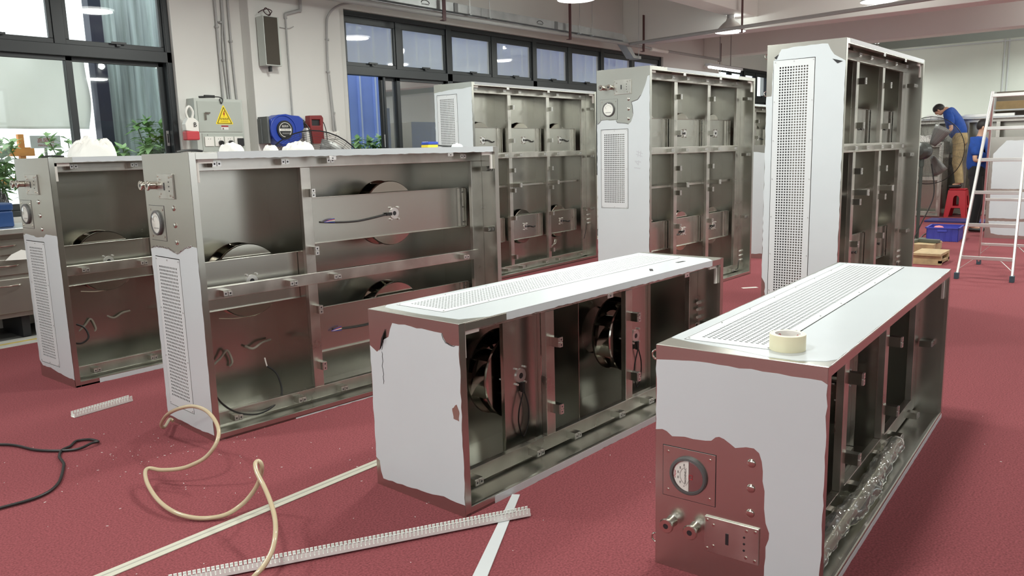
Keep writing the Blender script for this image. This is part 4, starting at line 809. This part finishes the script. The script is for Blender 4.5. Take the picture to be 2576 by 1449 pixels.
# ceiling services
t = thing('cable_tray', 'galvanised cable tray hung along the window wall', 'cable tray', (0, 0, 0))
for X0, X1 in ((4.8, 8.4), (8.4, 12.0)):
    MB().box(X0, X1-.005, 7.28, 7.42, 3.19, 3.193).box(X0, X1-.005, 7.28, 7.283, 3.19, 3.30).box(X0, X1-.005, 7.417, 7.42, 3.19, 3.30).build('tray_channel', galv, t)
e_ = MB()
for yy in (7.28, 7.417): e_.prism([(12.0, 3.19), (12.0, 3.30), (12.10, 3.28), (12.42, 2.98), (12.62, 2.98), (12.62, 2.93), (12.36, 2.93)], [], 0, .003, lambda a, b, c, yy=yy: (a, yy+c, b))
e_.box(12.36, 12.62, 7.28, 7.42, 2.93, 2.933).prism([(12.0, 3.19), (12.0, 3.193), (12.36, 2.933), (12.36, 2.93)], [], 7.28, 7.42, lambda a, b, c: (a, c, b)); e_.build('tray_bend', galv, t)
for X in (6.2, 8.15, 8.55, 10.7, 11.05, 12.5): MB().cyl((X, 7.26, 3.18 if X < 12 else 2.93), (X, 7.26, ZC), .005, 6).box(X-.02, X+.02, 7.24, 7.44, 3.175 if X < 12 else 2.92, 3.19 if X < 12 else 2.93).build('hanger_rod', galv, t)
for X in (5.6, 7.9, 10.1): MB().box(X-.035, X+.035, 7.27, 7.28, 3.19, 3.30).build('joint_plate', mat('dark_galv', (.2, .2, .2), .5, .6), t)
for X in (7.35, 9.7):
    q = MB().tube([(X+.07*cos(a), 7.277, 3.235+.035*sin(a)) for a in [pi*k/10 for k in range(11)]], .004, 6).build('printed_arc', black, t); text_obj('GALVANIZED', 'lettering', black, t, .022, (X, 7.2785, 3.222), (1, 0, 0), (0, 0, 1), .0003)
conduit('long grey pipe running under the cable tray', [(4.9, 7.25, 3.10), (12.15, 7.25, 3.14)], .027, [])
conduit('long grey pipe crossing the room below the first concrete beam', [(12.15, 7.25, 3.14), (11.40, 2.6, 3.14), (10.7, -2, 3.14)], .027, k=1)
conduit('grey pipe continuing along the window wall behind the tall cabinets', [(12.15, 7.25, 3.13), (15.75, 7.25, 3.13)], .024)
conduit('white sleeve and clips on the far grey pipe', [(12.9, 7.25, 3.12), (13.5, 7.25, 3.12)], .034, m=white_pl)
conduit('narrow bright conduit above the cable tray pipe', [(4.9, 7.33, 3.175), (12.0, 7.33, 3.175)], .012, m=galv)
for (x, y, za, zb, lb) in ((7.62, 7.22, 3.05, ZC, 'dark red pipe hanger left of the round lamp'), (10.38, 7.22, 3.06, ZC, 'dark red pipe hanger below the round lamp'), (12.6, 7.22, 3.05, 3.66, 'dark red pipe hanger at the corner of the tray'), (15.7, 7.22, 3.09, 3.45, 'dark red pipe hanger farthest back along the wall'), (12.0, 5.18, 3.09, 3.6, 'dark red pipe hanger under the beam by the lamp')):
    tag(MB().box(x-.03, x+.03, y-.004, y+.004, za, zb).box(x-.03, x+.03, y, y+.05, za, za+.006).build('pipe_hanger', redm), lb, 'pipe hanger')
t = thing('batten_light', 'fluorescent batten light hung high beyond the 14# cabinet', 'lamp', (15.4, 7.0, 2.92))
MB().box(-.75, .8, -.05, .05, 0, .05).build('batten', white_pc, t, bevel=.003); MB().cyl((-.7, 0, -.02), (.75, 0, -.02), .018, 12).build('lamp_tube', lampglow, t, True); MB().cyl((-.2, 0, .05), (-.2, 0, 1.33), .012, 8).cyl((.3, 0, .05), (.3, 0, 1.33), .012, 8).build('hanger', pvc, t, True)
t = thing('wall_fan', 'small wire-caged fan high on the wall beyond the 14# cabinet', 'fan', (16.1, 7.55, 3.05))
b = MB()
for k in range(5): b.tube([(.16*(1-k*.18)*cos(a), -.10-.02*k, .16*(1-k*.18)*sin(a)) for a in [2*pi*j/20 for j in range(20)]], .004, 5, closed=True)
b.build('cage', white_pl, t); MB().cyl((0, .21, 0), (0, -.12, 0), .04, 12).build('motor', white_pl, t, True)
b = MB()
for k in range(3): a = 2*pi*k/3; b.prism([(.03*cos(a), .03*sin(a)), (.14*cos(a+.3), .14*sin(a+.3)), (.14*cos(a-.3), .14*sin(a-.3))], [], .12, .125, lambda p, q, c: (p, -c, q))
b.build('blade', white_pl, t)
t = thing('ceiling_duct', 'end of a grey ceiling fitting above the first beam corner', 'fitting', (11.9, 6.75, 4.0)); MB().box(-.3, .1, -.1, .1, -.02, .12).build('box', pvc, t, bevel=.01); MB().cyl((0, 0, .12), (0, 0, .25), .01, 8).build('hanger', pvc, t)

# ------------------------------------------------------------------ pedestal fans
def ped_fan(label, x, y, zc, face, stand_z=0, r=.43):
    t = thing('pedestal_fan', label, 'fan', (x, y, 0), face)   # blows along local +x
    cg = MB()
    for k in range(1, 29):
        q = k/28; rr = r*q; dx = .10*(1-q**2.2); n = 40
        for sg in (1, -1): cg.tube([(.16+sg*dx, rr*cos(a), zc+rr*sin(a)) for a in [2*pi*j/n for j in range(n)]], .0010 if k < 28 else .006, 4, closed=True)
    for k in range(28):
        a = 2*pi*k/28
        for sg in (1, -1): cg.tube([(.16+sg*.10*(1-q**2.2), r*q*cos(a), zc+r*q*sin(a)) for q in (.2, .45, .7, .88, 1.0)], .0009, 4)
    cg.build('cage', blackm, t)
    bl = MB()
    for k in range(3):
        a0 = 2*pi*k/3; vs = []
        for j in range(6):
            q = .08+.26*j/5
            for i in range(4): a = a0+(i/3-.5)*(.75-.5*(q-.08)); vs.append((.16+.05*(i/3-.5), q*cos(a), zc+q*sin(a)))
        bl.add(vs, [(j*4+i, j*4+i+1, (j+1)*4+i+1, (j+1)*4+i) for j in range(5) for i in range(3)])
    o = bl.build('blade', mat('grey_blade', (.22, .22, .21), .4, .3), t, True); o.modifiers.new('t', 'SOLIDIFY').thickness = .002
    MB().lathe([(0, -.15), (.06, -.143), (.10, -.105), (.112, -.04), (.105, .02), (.07, .06), (0, .07)], lambda a, b_, h: (h, a, zc+b_), 24).build('motor', mat('dark_grey_motor', (.05, .055, .05), .3), t, True)
    MB().cyl((-.04, 0, zc-.09), (-.04, 0, zc-.20), .03, 12).cyl((-.04, 0, stand_z), (-.04, 0, zc-.15), .021, 14).build('pole', mat('dark_green_pole', (.05, .065, .055), .45), t, True)
    b = MB()
    for k in range(2): b.box(-.24, .16, -.04, .04, stand_z+.0, stand_z+.04) if k == 0 else b.box(-.08, 0, -.28, .28, stand_z, stand_z+.045)
    b.build('base', mat('olive_base', (.12, .13, .10), .5), t, bevel=.008)
    return t
ped_fan('dark wire-caged pedestal fan standing behind the cabinet below the red holder', 3.93, 5.02, 1.16, pi/2+.35) if False else None
pf = ped_fan('large dark wire-caged pedestal fan behind the low cabinet, under the blue reel', 3.43, 4.57, 1.193, .78, r=.39)
pf2 = ped_fan('large wire-caged pedestal fan right of the tallest cabinet', 11.40, 2.44, 1.27, -.18, .10)
t = thing('wooden_pallet', 'small wooden pallet stool beside the tall cabinet at right', 'pallet', (10.35, 2.02, 0))
MB().box(-.38, .1, -.13, .17, .10, .13).build('deck', mat('pale_wood', (.45, .33, .18), .6, 0, .2, 12), t, bevel=.003)
for x in (-.36, .03): MB().box(x, x+.06, -.13, .17, 0, .10).build('leg', mat('pale_wood', (.45, .33, .18), .6, 0, .2, 12), t)
MB().box(-.36, .09, -.13, -.10, .02, .05).build('stretcher', mat('pale_wood', (.45, .33, .18), .6, 0, .2, 12), t)
tag(MB().tube(spline([(11.45, 2.35, 1.1), (11.45, 2.30, .7), (11.35, 2.42, .3), (11.30, 2.46, .1), (11.6, 2.3, .01), (12.3, 2.6, .01), (13.4, 2.75, .01), (14.6, 2.6, .01), (15.2, 2.35, .01)], 8), .007, 8).build('extension_cord', black, smooth=True), 'black cord from the right pedestal fan trailing over the far carpet', 'cord')
pf2.location.z = 0
pad = tag(MB().box(11.12, 11.62, 2.20, 2.62, 0, .099).build('wooden_block', mat('pale_wood', (.45, .33, .18), .6, 0, .2, 12), bevel=.004), 'pale wooden block under the right pedestal fan', 'block')
# ------------------------------------------------------------------ crate, stool, ladder, shelf
t = thing('plastic_crate', 'blue plastic crate on the far carpet', 'crate', (12.66, 2.37, 0), .06); cm = mat('crate_blue', (.06, .07, .42), .4)
MB().box(-.26, .26, -.2, .2, 0, .008).box(-.26, .26, -.2, -.19, 0, .19).box(-.26, .26, .19, .2, 0, .19).box(-.26, -.25, -.2, .2, 0, .19).box(.25, .26, -.2, .2, 0, .19).build('body', cm, t, bevel=.003)
b = MB().box(-.275, .275, -.215, -.19, .18, .195).box(-.275, .275, .19, .215, .18, .195).box(-.275, -.25, -.215, .215, .18, .195).box(.25, .275, -.215, .215, .18, .195)
for k in range(6): b.box(-.268, -.26, -.19+k*.074, -.182+k*.074, 0, .18)
b.build('rim_and_ribs', cm, t); MB().box(-.278, -.268, -.06, .06, .135, .165).build('handle', cm, t, bevel=.003)
tag(MB().lathe([(0, .09), (.05, .08), (.08, .04), (.085, .0), (0, 0)], lambda x, y, h: (12.60+x, 2.44+y, .115+h), 20).build('foam_ball', mat('pink_foam', (.75, .25, .25), .8), smooth=True), 'pink foam piece showing above the rim of the blue crate', 'foam')
t = thing('plastic_stool', 'red plastic step stool under the bending worker', 'stool', (16.6, 2.93, 0)); rm = mat('stool_red', (.42, .008, .02), .35)
MB().box(-.13, .13, -.13, .13, .49, .52).build('seat', rm, t, bevel=.012)
def leg_panel(f):
    o_ = [(-.18, 0), (-.11, 0), (-.075, .17), (.075, .17), (.11, 0), (.18, 0), (.135, .49), (-.135, .49)]
    h_ = [(-.05, .21), (.05, .21), (.05, .34), (.035, .38), (0, .40), (-.035, .38), (-.05, .34)]
    return MB().prism(o_, [h_], 0, .006, f)
for sx in (-1, 1):
    leg_panel(lambda a, b_, c, sx=sx: (sx*(.185-.05*b_/.49+c), a, b_)).build('side_panel', rm, t); leg_panel(lambda a, b_, c, sx=sx: (a, sx*(.185-.05*b_/.49+c), b_)).build('side_panel', rm, t)
t = thing('stepladder', 'aluminium A-frame stepladder standing on the carpet at right', 'ladder', (0, 0, 0))
fb = lambda sgn, z: (9.10+.50*z/1.86, (1.57-.13*z/1.86) if sgn else (1.085+.03*z/1.86), z)
bb_ = lambda sgn, z: (10.28-.64*z/1.86, (1.56-.12*z/1.86) if sgn else (1.075+.03*z/1.86), z)
def bar(p, q, w_, h_, m, name, par, up_=(0, 0, 1)):
    p = V(p); q = V(q); d = (q-p).normalized(); s = d.cross(V(up_)); s = s.normalized() if s.length > 1e-5 else V((1, 0, 0)); n_ = s.cross(d)
    c = [s*a*w_/2+n_*b_*h_/2 for a, b_ in ((-1, -1), (1, -1), (1, 1), (-1, 1))]
    return MB().ring([[p+k for k in c], [q+k for k in c]]).build(name, m, par, bevel=.003)
for s in (0, 1):
    bar(fb(s, .04), fb(s, 1.87), .022, .055, alu, 'front_rail', t, (1, 0, 0)); bar(bb_(s, .04), bb_(s, 1.84), .02, .045, alu, 'back_rail', t, (1, 0, 0))
    for g in (fb, bb_): p = V(g(s, .0)); MB().box(p.x-.035, p.x+.035, p.y-.02, p.y+.02, 0, .065).build('foot', mat('blue_grey_rubber', (.04, .07, .09), .6), t, bevel=.004)
    bar(V(fb(s, .095))+V((0, 0, 0)), V(fb(1-s, .215)).lerp(V(fb(s, .215)), .72), .006, .022, alu, 'brace', t, (1, 0, 0))
    bar(V(bb_(s, .12)), V(bb_(1-s, .24)).lerp(V(bb_(s, .24)), .75), .006, .022, alu, 'brace', t, (1, 0, 0))
for z in (.215, .54, .865, 1.19, 1.505): bar(fb(0, z), fb(1, z), .03, .035, alu, 'rung', t)
bar(fb(0, 1.835), fb(1, 1.835), .07, .035, alu, 'top_step', t)
for z in (.24, .75): bar(bb_(0, z), bb_(1, z), .018, .03, alu, 'back_bar', t)
t = thing('shelving_unit', 'grey shelving with boxes at the far right', 'shelf', (18.0, 0, 0)); br = mat('brown_back', (.16, .14, .12), .6)
MB().box(.45, .47, .2, 2.72, 0, 2.3).build('back_panel', br, t)
for yy in (.2, 1.45, 2.70):
    for xx in (0, .42): MB().box(xx, xx+.03, yy, yy+.03, 0, 2.3).build('post', alu_cast, t)
for z in (.4, .95, 1.48, 1.60, 1.95): MB().box(0, .45, .2, 2.72, z-.03, z).build('shelf', white_pc, t)
card = mat('cardboard', (.40, .28, .14), .75, 0, .1, 10); ycard = mat('yellow_card', (.50, .38, .08), .7)
tag(MB().box(18.03, 18.4, 1.7, 2.64, 1.952, 2.10).build('cardboard_box', card, bevel=.003), 'long flat cardboard box on the highest shelf', 'box')
tag(MB().box(18.03, 18.35, 2.36, 2.64, 1.602, 1.80).build('cardboard_box', ycard, bevel=.003), 'yellow-brown cardboard box on the shelf below the long flat box', 'box')
tag(MB().box(18.05, 18.3, 2.05, 2.30, 1.602, 1.70).build('plastic_packet', white_pl, bevel=.02), 'white packet beside the yellow-brown box on the shelf', 'packet')
tag(MB().box(18.05, 18.3, 1.9, 2.38, 1.482, 1.56).build('clear_package', bag_m, bevel=.02), 'clear plastic package on the lower shelf at far right', 'packet')
# clutter by the worker
cloth('white crumpled wrapping on the waist-high cabinet the worker leans on', 16.6, 3.55, 1.372, .2, .28, .13, 4.4)
for i, (yy, zz, L_) in enumerate(((3.1, 1.812, .9), (2.6, 1.842, .8), (3.4, 1.862, .5))):
    tag(MB().box(17.0+.07*i, 17.07+.07*i, yy-L_/2, yy+L_/2, 1.803, 1.803+.03+.02*i).build('metal_profile', alu, bevel=.002), ['long metal profile on top of the cabinet behind the worker', 'second shorter metal profile on top of the cabinet behind the worker', 'thick short metal profile nearest the tall cabinet'][i], 'profile')
tag(MB().box(15.3, 15.9, 2.3, 3.2, 0, .03).build('tray', mat('dark_blue_tray', (.03, .03, .16), .5), bevel=.004), 'flat dark blue tray on the far carpet in front of the red stool', 'tray')
tag(MB().cyl((14.9, 2.36, .10), (15.0, 2.46, .10), .055, 16).build('reel', black, smooth=True), 'small black spool on the far carpet by the tray', 'spool'); bpy.data.objects['reel'].location.z = -.045
tag(MB().box(14.2, 14.5, 2.3, 2.44, 0, .06).build('wooden_block', mat('pinkish_wood', (.5, .28, .2), .7), bevel=.004), 'pinkish wooden block on the far carpet near the ladder', 'block') if False else None

# ------------------------------------------------------------------ people
skin = mat('skin', (.52, .30, .20), .55); hairm = mat('black_hair', (.012, .010, .009), .6); polo = mat('blue_polo_cloth', (.010, .055, .27), .85, 0, .15, 20); khaki = mat('khaki_cloth', (.34, .26, .13), .9, 0, .2, 14); blk = mat('black_cloth', (.012, .012, .013), .9)
def skinned(name, nodes, edges, m, parent, root=0, sub=2):
    me = bpy.data.meshes.new(name); me.from_pydata([V(n_[0]) for n_ in nodes], edges, []); me.materials.append(m)
    o = bpy.data.objects.new(name, me); COL.objects.link(o); o.parent = parent
    md = o.modifiers.new('skin', 'SKIN'); md.use_smooth_shade = True
    for i, n_ in enumerate(nodes):
        s = me.skin_vertices[0].data[i]; r = n_[1]; s.radius = r if isinstance(r, tuple) else (r, r); s.use_root = (i == root)
    sm = o.modifiers.new('subdivision', 'SUBSURF'); sm.levels = sub; sm.render_levels = sub
    return o
def person(label, base, face, J, trouser, tool=None):
    """J: joints in local coords (x forward, y left, z up)"""
    t = thing('person', label, 'person', base, face)
    def hand(nodes, edges, w_i, wrist, d):
        d = V(d).normalized(); side = d.cross(V((0, 0, 1))).normalized(); n0 = len(nodes); palm = V(wrist)+d*.05
        nodes.append((palm, (.030, .018))); edges.append((w_i, n0)); pi_ = n0
        for k in range(4):
            o_ = side*(-.030+.020*k); L_ = (.075, .085, .08, .06)[k]; dn = V((0, 0, -1))
            a = palm+d*.04+o_; b_ = a+d*L_*.5+dn*.015; c = b_+d*L_*.25+dn*.035; n1 = len(nodes)
            nodes.extend([(a, .010), (b_, .009), (c, .008)]); edges.extend([(pi_, n1), (n1, n1+1), (n1+1, n1+2)])
        a = palm-side*.04+V((0, 0, -.01)); n1 = len(nodes); nodes.extend([(a, .011), (a+d*.035-side*.01+V((0, 0, -.02)), .009)]); edges.extend([(pi_, n1), (n1, n1+1)])
    hp, ch, nk, hd = V(J['hip']), V(J['chest']), V(J['neck']), V(J['head']); hdir = V(J['look']).normalized(); hu = V(J['hup']).normalized()
    nodes = [(hp, (.10, .08)), (hp.lerp(ch, .5), (.09, .07)), (ch, (.09, .075)), (nk, .05), (hd-hu*.06+hdir*.01, (.060, .070)), (hd+hu*.01, (.075, .090)), (hd+hu*.075, (.062, .075)), (hd+hdir*.095-hu*.015, .012)]
    edges = [(0, 1), (1, 2), (2, 3), (3, 4), (4, 5), (5, 6), (5, 7)]
    for s in ('L', 'R'):
        sh, el, wr = [V(q) for q in J['arm'+s]]; kn, an, toe = [V(q) for q in J['leg'+s]]
        i = len(nodes); nodes += [(sh, .045), (el, .036), (wr, .027)]; edges += [(2, i), (i, i+1), (i+1, i+2)]; hand(nodes, edges, i+2, wr, wr-el)
        i = len(nodes); hj = hp.lerp(kn, .15)+V((0, .02 if s == 'L' else -.02, 0)); nodes += [(hj, .06), (kn, .05), (an, .04), (toe, .035)]; edges += [(0, i), (i, i+1), (i+1, i+2), (i+2, i+3)]
    body = skinned('body', nodes, edges, skin, t)
    n2 = [(hp+V((0, 0, -.02)), (.150, .175)), (hp.lerp(ch, .5), (.15, .17)), (ch, (.155, .19)), (ch.lerp(nk, .78), .10)]; e2 = [(0, 1), (1, 2), (2, 3)]
    for s in ('L', 'R'): sh, el, wr = [V(q) for q in J['arm'+s]]; i = len(n2); n2 += [(sh, .085), (sh.lerp(el, .8), .070)]; e2 += [(2, i), (i, i+1)]
    skinned('polo_shirt', n2, e2, polo, t)
    tb = MB(); dn = V((0, 0, 1))
    def ell(c, rx, ry, n=18): return [c+V((rx*cos(2*pi*k/n), ry*sin(2*pi*k/n), 0)) for k in range(n)]
    tb.ring([ell(hp+dn*.10, .115, .145), ell(hp+dn*.02, .125, .165), ell(hp-dn*.07, .125, .172), ell(hp-dn*.13, .09, .13)])
    for s in ('L', 'R'):
        kn, an, toe = [V(q) for q in J['leg'+s]]; sy = .082 if s == 'L' else -.082; top = hp+V((0, sy, -.05))
        P = [top, top.lerp(kn, .4), kn+V((.01, 0, 0)), kn.lerp(an, .5), an.lerp(kn, .06)]; W_ = [.098, .092, .076, .072, .068]
        rr = []
        for q in range(17):
            u_ = q/4; i0 = min(3, int(u_)); f0 = u_-i0; c = P[i0].lerp(P[i0+1], f0); w_ = W_[i0]*(1-f0)+W_[i0+1]*f0
            rr.append([c+V((w_*(1+.07*noise.noise((q*.9, 2*cos(a), 2*sin(a))))*cos(a), w_*(1+.09*noise.noise((q*.9, 2*cos(a), 5+2*sin(a))))*sin(a), 0)) for a in [2*pi*k/18 for k in range(18)]])
        tb.ring(rr)
    tb.build('trousers', trouser, t, True, ang=70)
    for s in ('L', 'R'):
        kn, an, toe = [V(q) for q in J['leg'+s]]; dd = (toe-an); dd.z = 0; dd = dd.normalized()
        skinned('shoe', [(an+V((0, 0, -.035))-dd*.04, (.045, .04)), (an+V((0, 0, -.04))+dd*.07, (.05, .035)), (an+V((0, 0, -.045))+dd*.18, (.048, .028))], [(0, 1), (1, 2)], black, t)
    # hair, eyes, ears
    f = hdir; r_ = f.cross(hu).normalized(); hb = MB(); n = 20; rings = []
    for i in range(11):
        def hp_(a):
            ph = pi*(.44+.36*(.5-.5*cos(a)))*i/10; return hd+hu*.022-f*.012+hu*(.100*cos(ph))+(f*cos(a)*.100+r_*sin(a)*.084)*sin(ph)
        rings.append([hp_(2*pi*k/n) for k in range(n)])
    hb.ring(rings, caps=True); hb.build('hair', hairm, t, True, ang=60)
    for sg in (-1, 1):
        p = hd+f*.076+r_*.032*sg+hu*.01; MB().lathe([(0, .009), (.006, .007), (.009, 0), (.006, -.007), (0, -.009)], lambda a, b_, h, p=p: tuple(p+V((a, b_, h))), 10).build('eye', blackm, t, True)
        p = hd-f*.0+r_*.083*sg-hu*.01; MB().lathe([(0, .028), (.012, .018), (.015, 0), (.010, -.02), (0, -.028)], lambda a, b_, h, p=p: tuple(p+f*a+r_*b_*.6+hu*h), 10).build('ear', skin, t, True)
    p = hd+f*.082-hu*.05; MB().box(-.004, .004, -.022, .022, -.003, .003, lambda a, b_, c: tuple(p+f*a+r_*b_+hu*c)).build('mouth', mat('lips', (.4, .15, .12), .5), t)
    return t
person('person in a blue polo shirt and khaki trousers bending forward on the red stool', (16.60, 2.93, .521), pi/2, {
    'hip': (.03, 0, .90), 'chest': (.17, 0, 1.32), 'neck': (.29, 0, 1.45), 'head': (.40, 0, 1.42), 'look': (.75, 0, -.75), 'hup': (.75, 0, .65),
    'armL': [(.20, .19, 1.34), (.13, .25, 1.06), (.33, .20, .97)], 'armR': [(.20, -.19, 1.34), (.12, -.25, 1.07), (.33, -.18, .97)],
    'legL': [(.03, .09, .46), (-.02, .07, .08), (.10, .08, .045)], 'legR': [(.05, -.09, .46), (0, -.07, .08), (.13, -.08, .045)]}, khaki)
p2 = person('person in a blue polo shirt and black trousers standing behind the stepladder holding a tool', (13.95, 2.22, 0), -pi/2, {
    'hip': (0, 0, .90), 'chest': (-.02, 0, 1.30), 'neck': (.01, 0, 1.47), 'head': (.045, 0, 1.575), 'look': (1, 0, -.30), 'hup': (.28, 0, 1),
    'armL': [(-.01, .18, 1.37), (-.02, .24, 1.12), (.16, .14, 1.10)], 'armR': [(-.01, -.18, 1.37), (-.01, -.25, 1.08), (.18, -.13, 1.10)],
    'legL': [(.02, .10, .48), (-.02, .10, .08), (.10, .11, .045)], 'legR': [(.02, -.10, .48), (-.02, -.10, .08), (.11, -.11, .045)]}, blk)
t = thing('power_drill', 'black hand tool held by the standing worker', 'tool', (13.98, 1.95, 1.13)); MB().box(-.03, .03, -.10, .06, .02, .08).box(-.02, .02, 0, .045, -.10, .02).build('body', black, t, bevel=.012); MB().cyl((0, -.10, .05), (0, -.16, .05), .012, 10).build('chuck', alu, t, True)
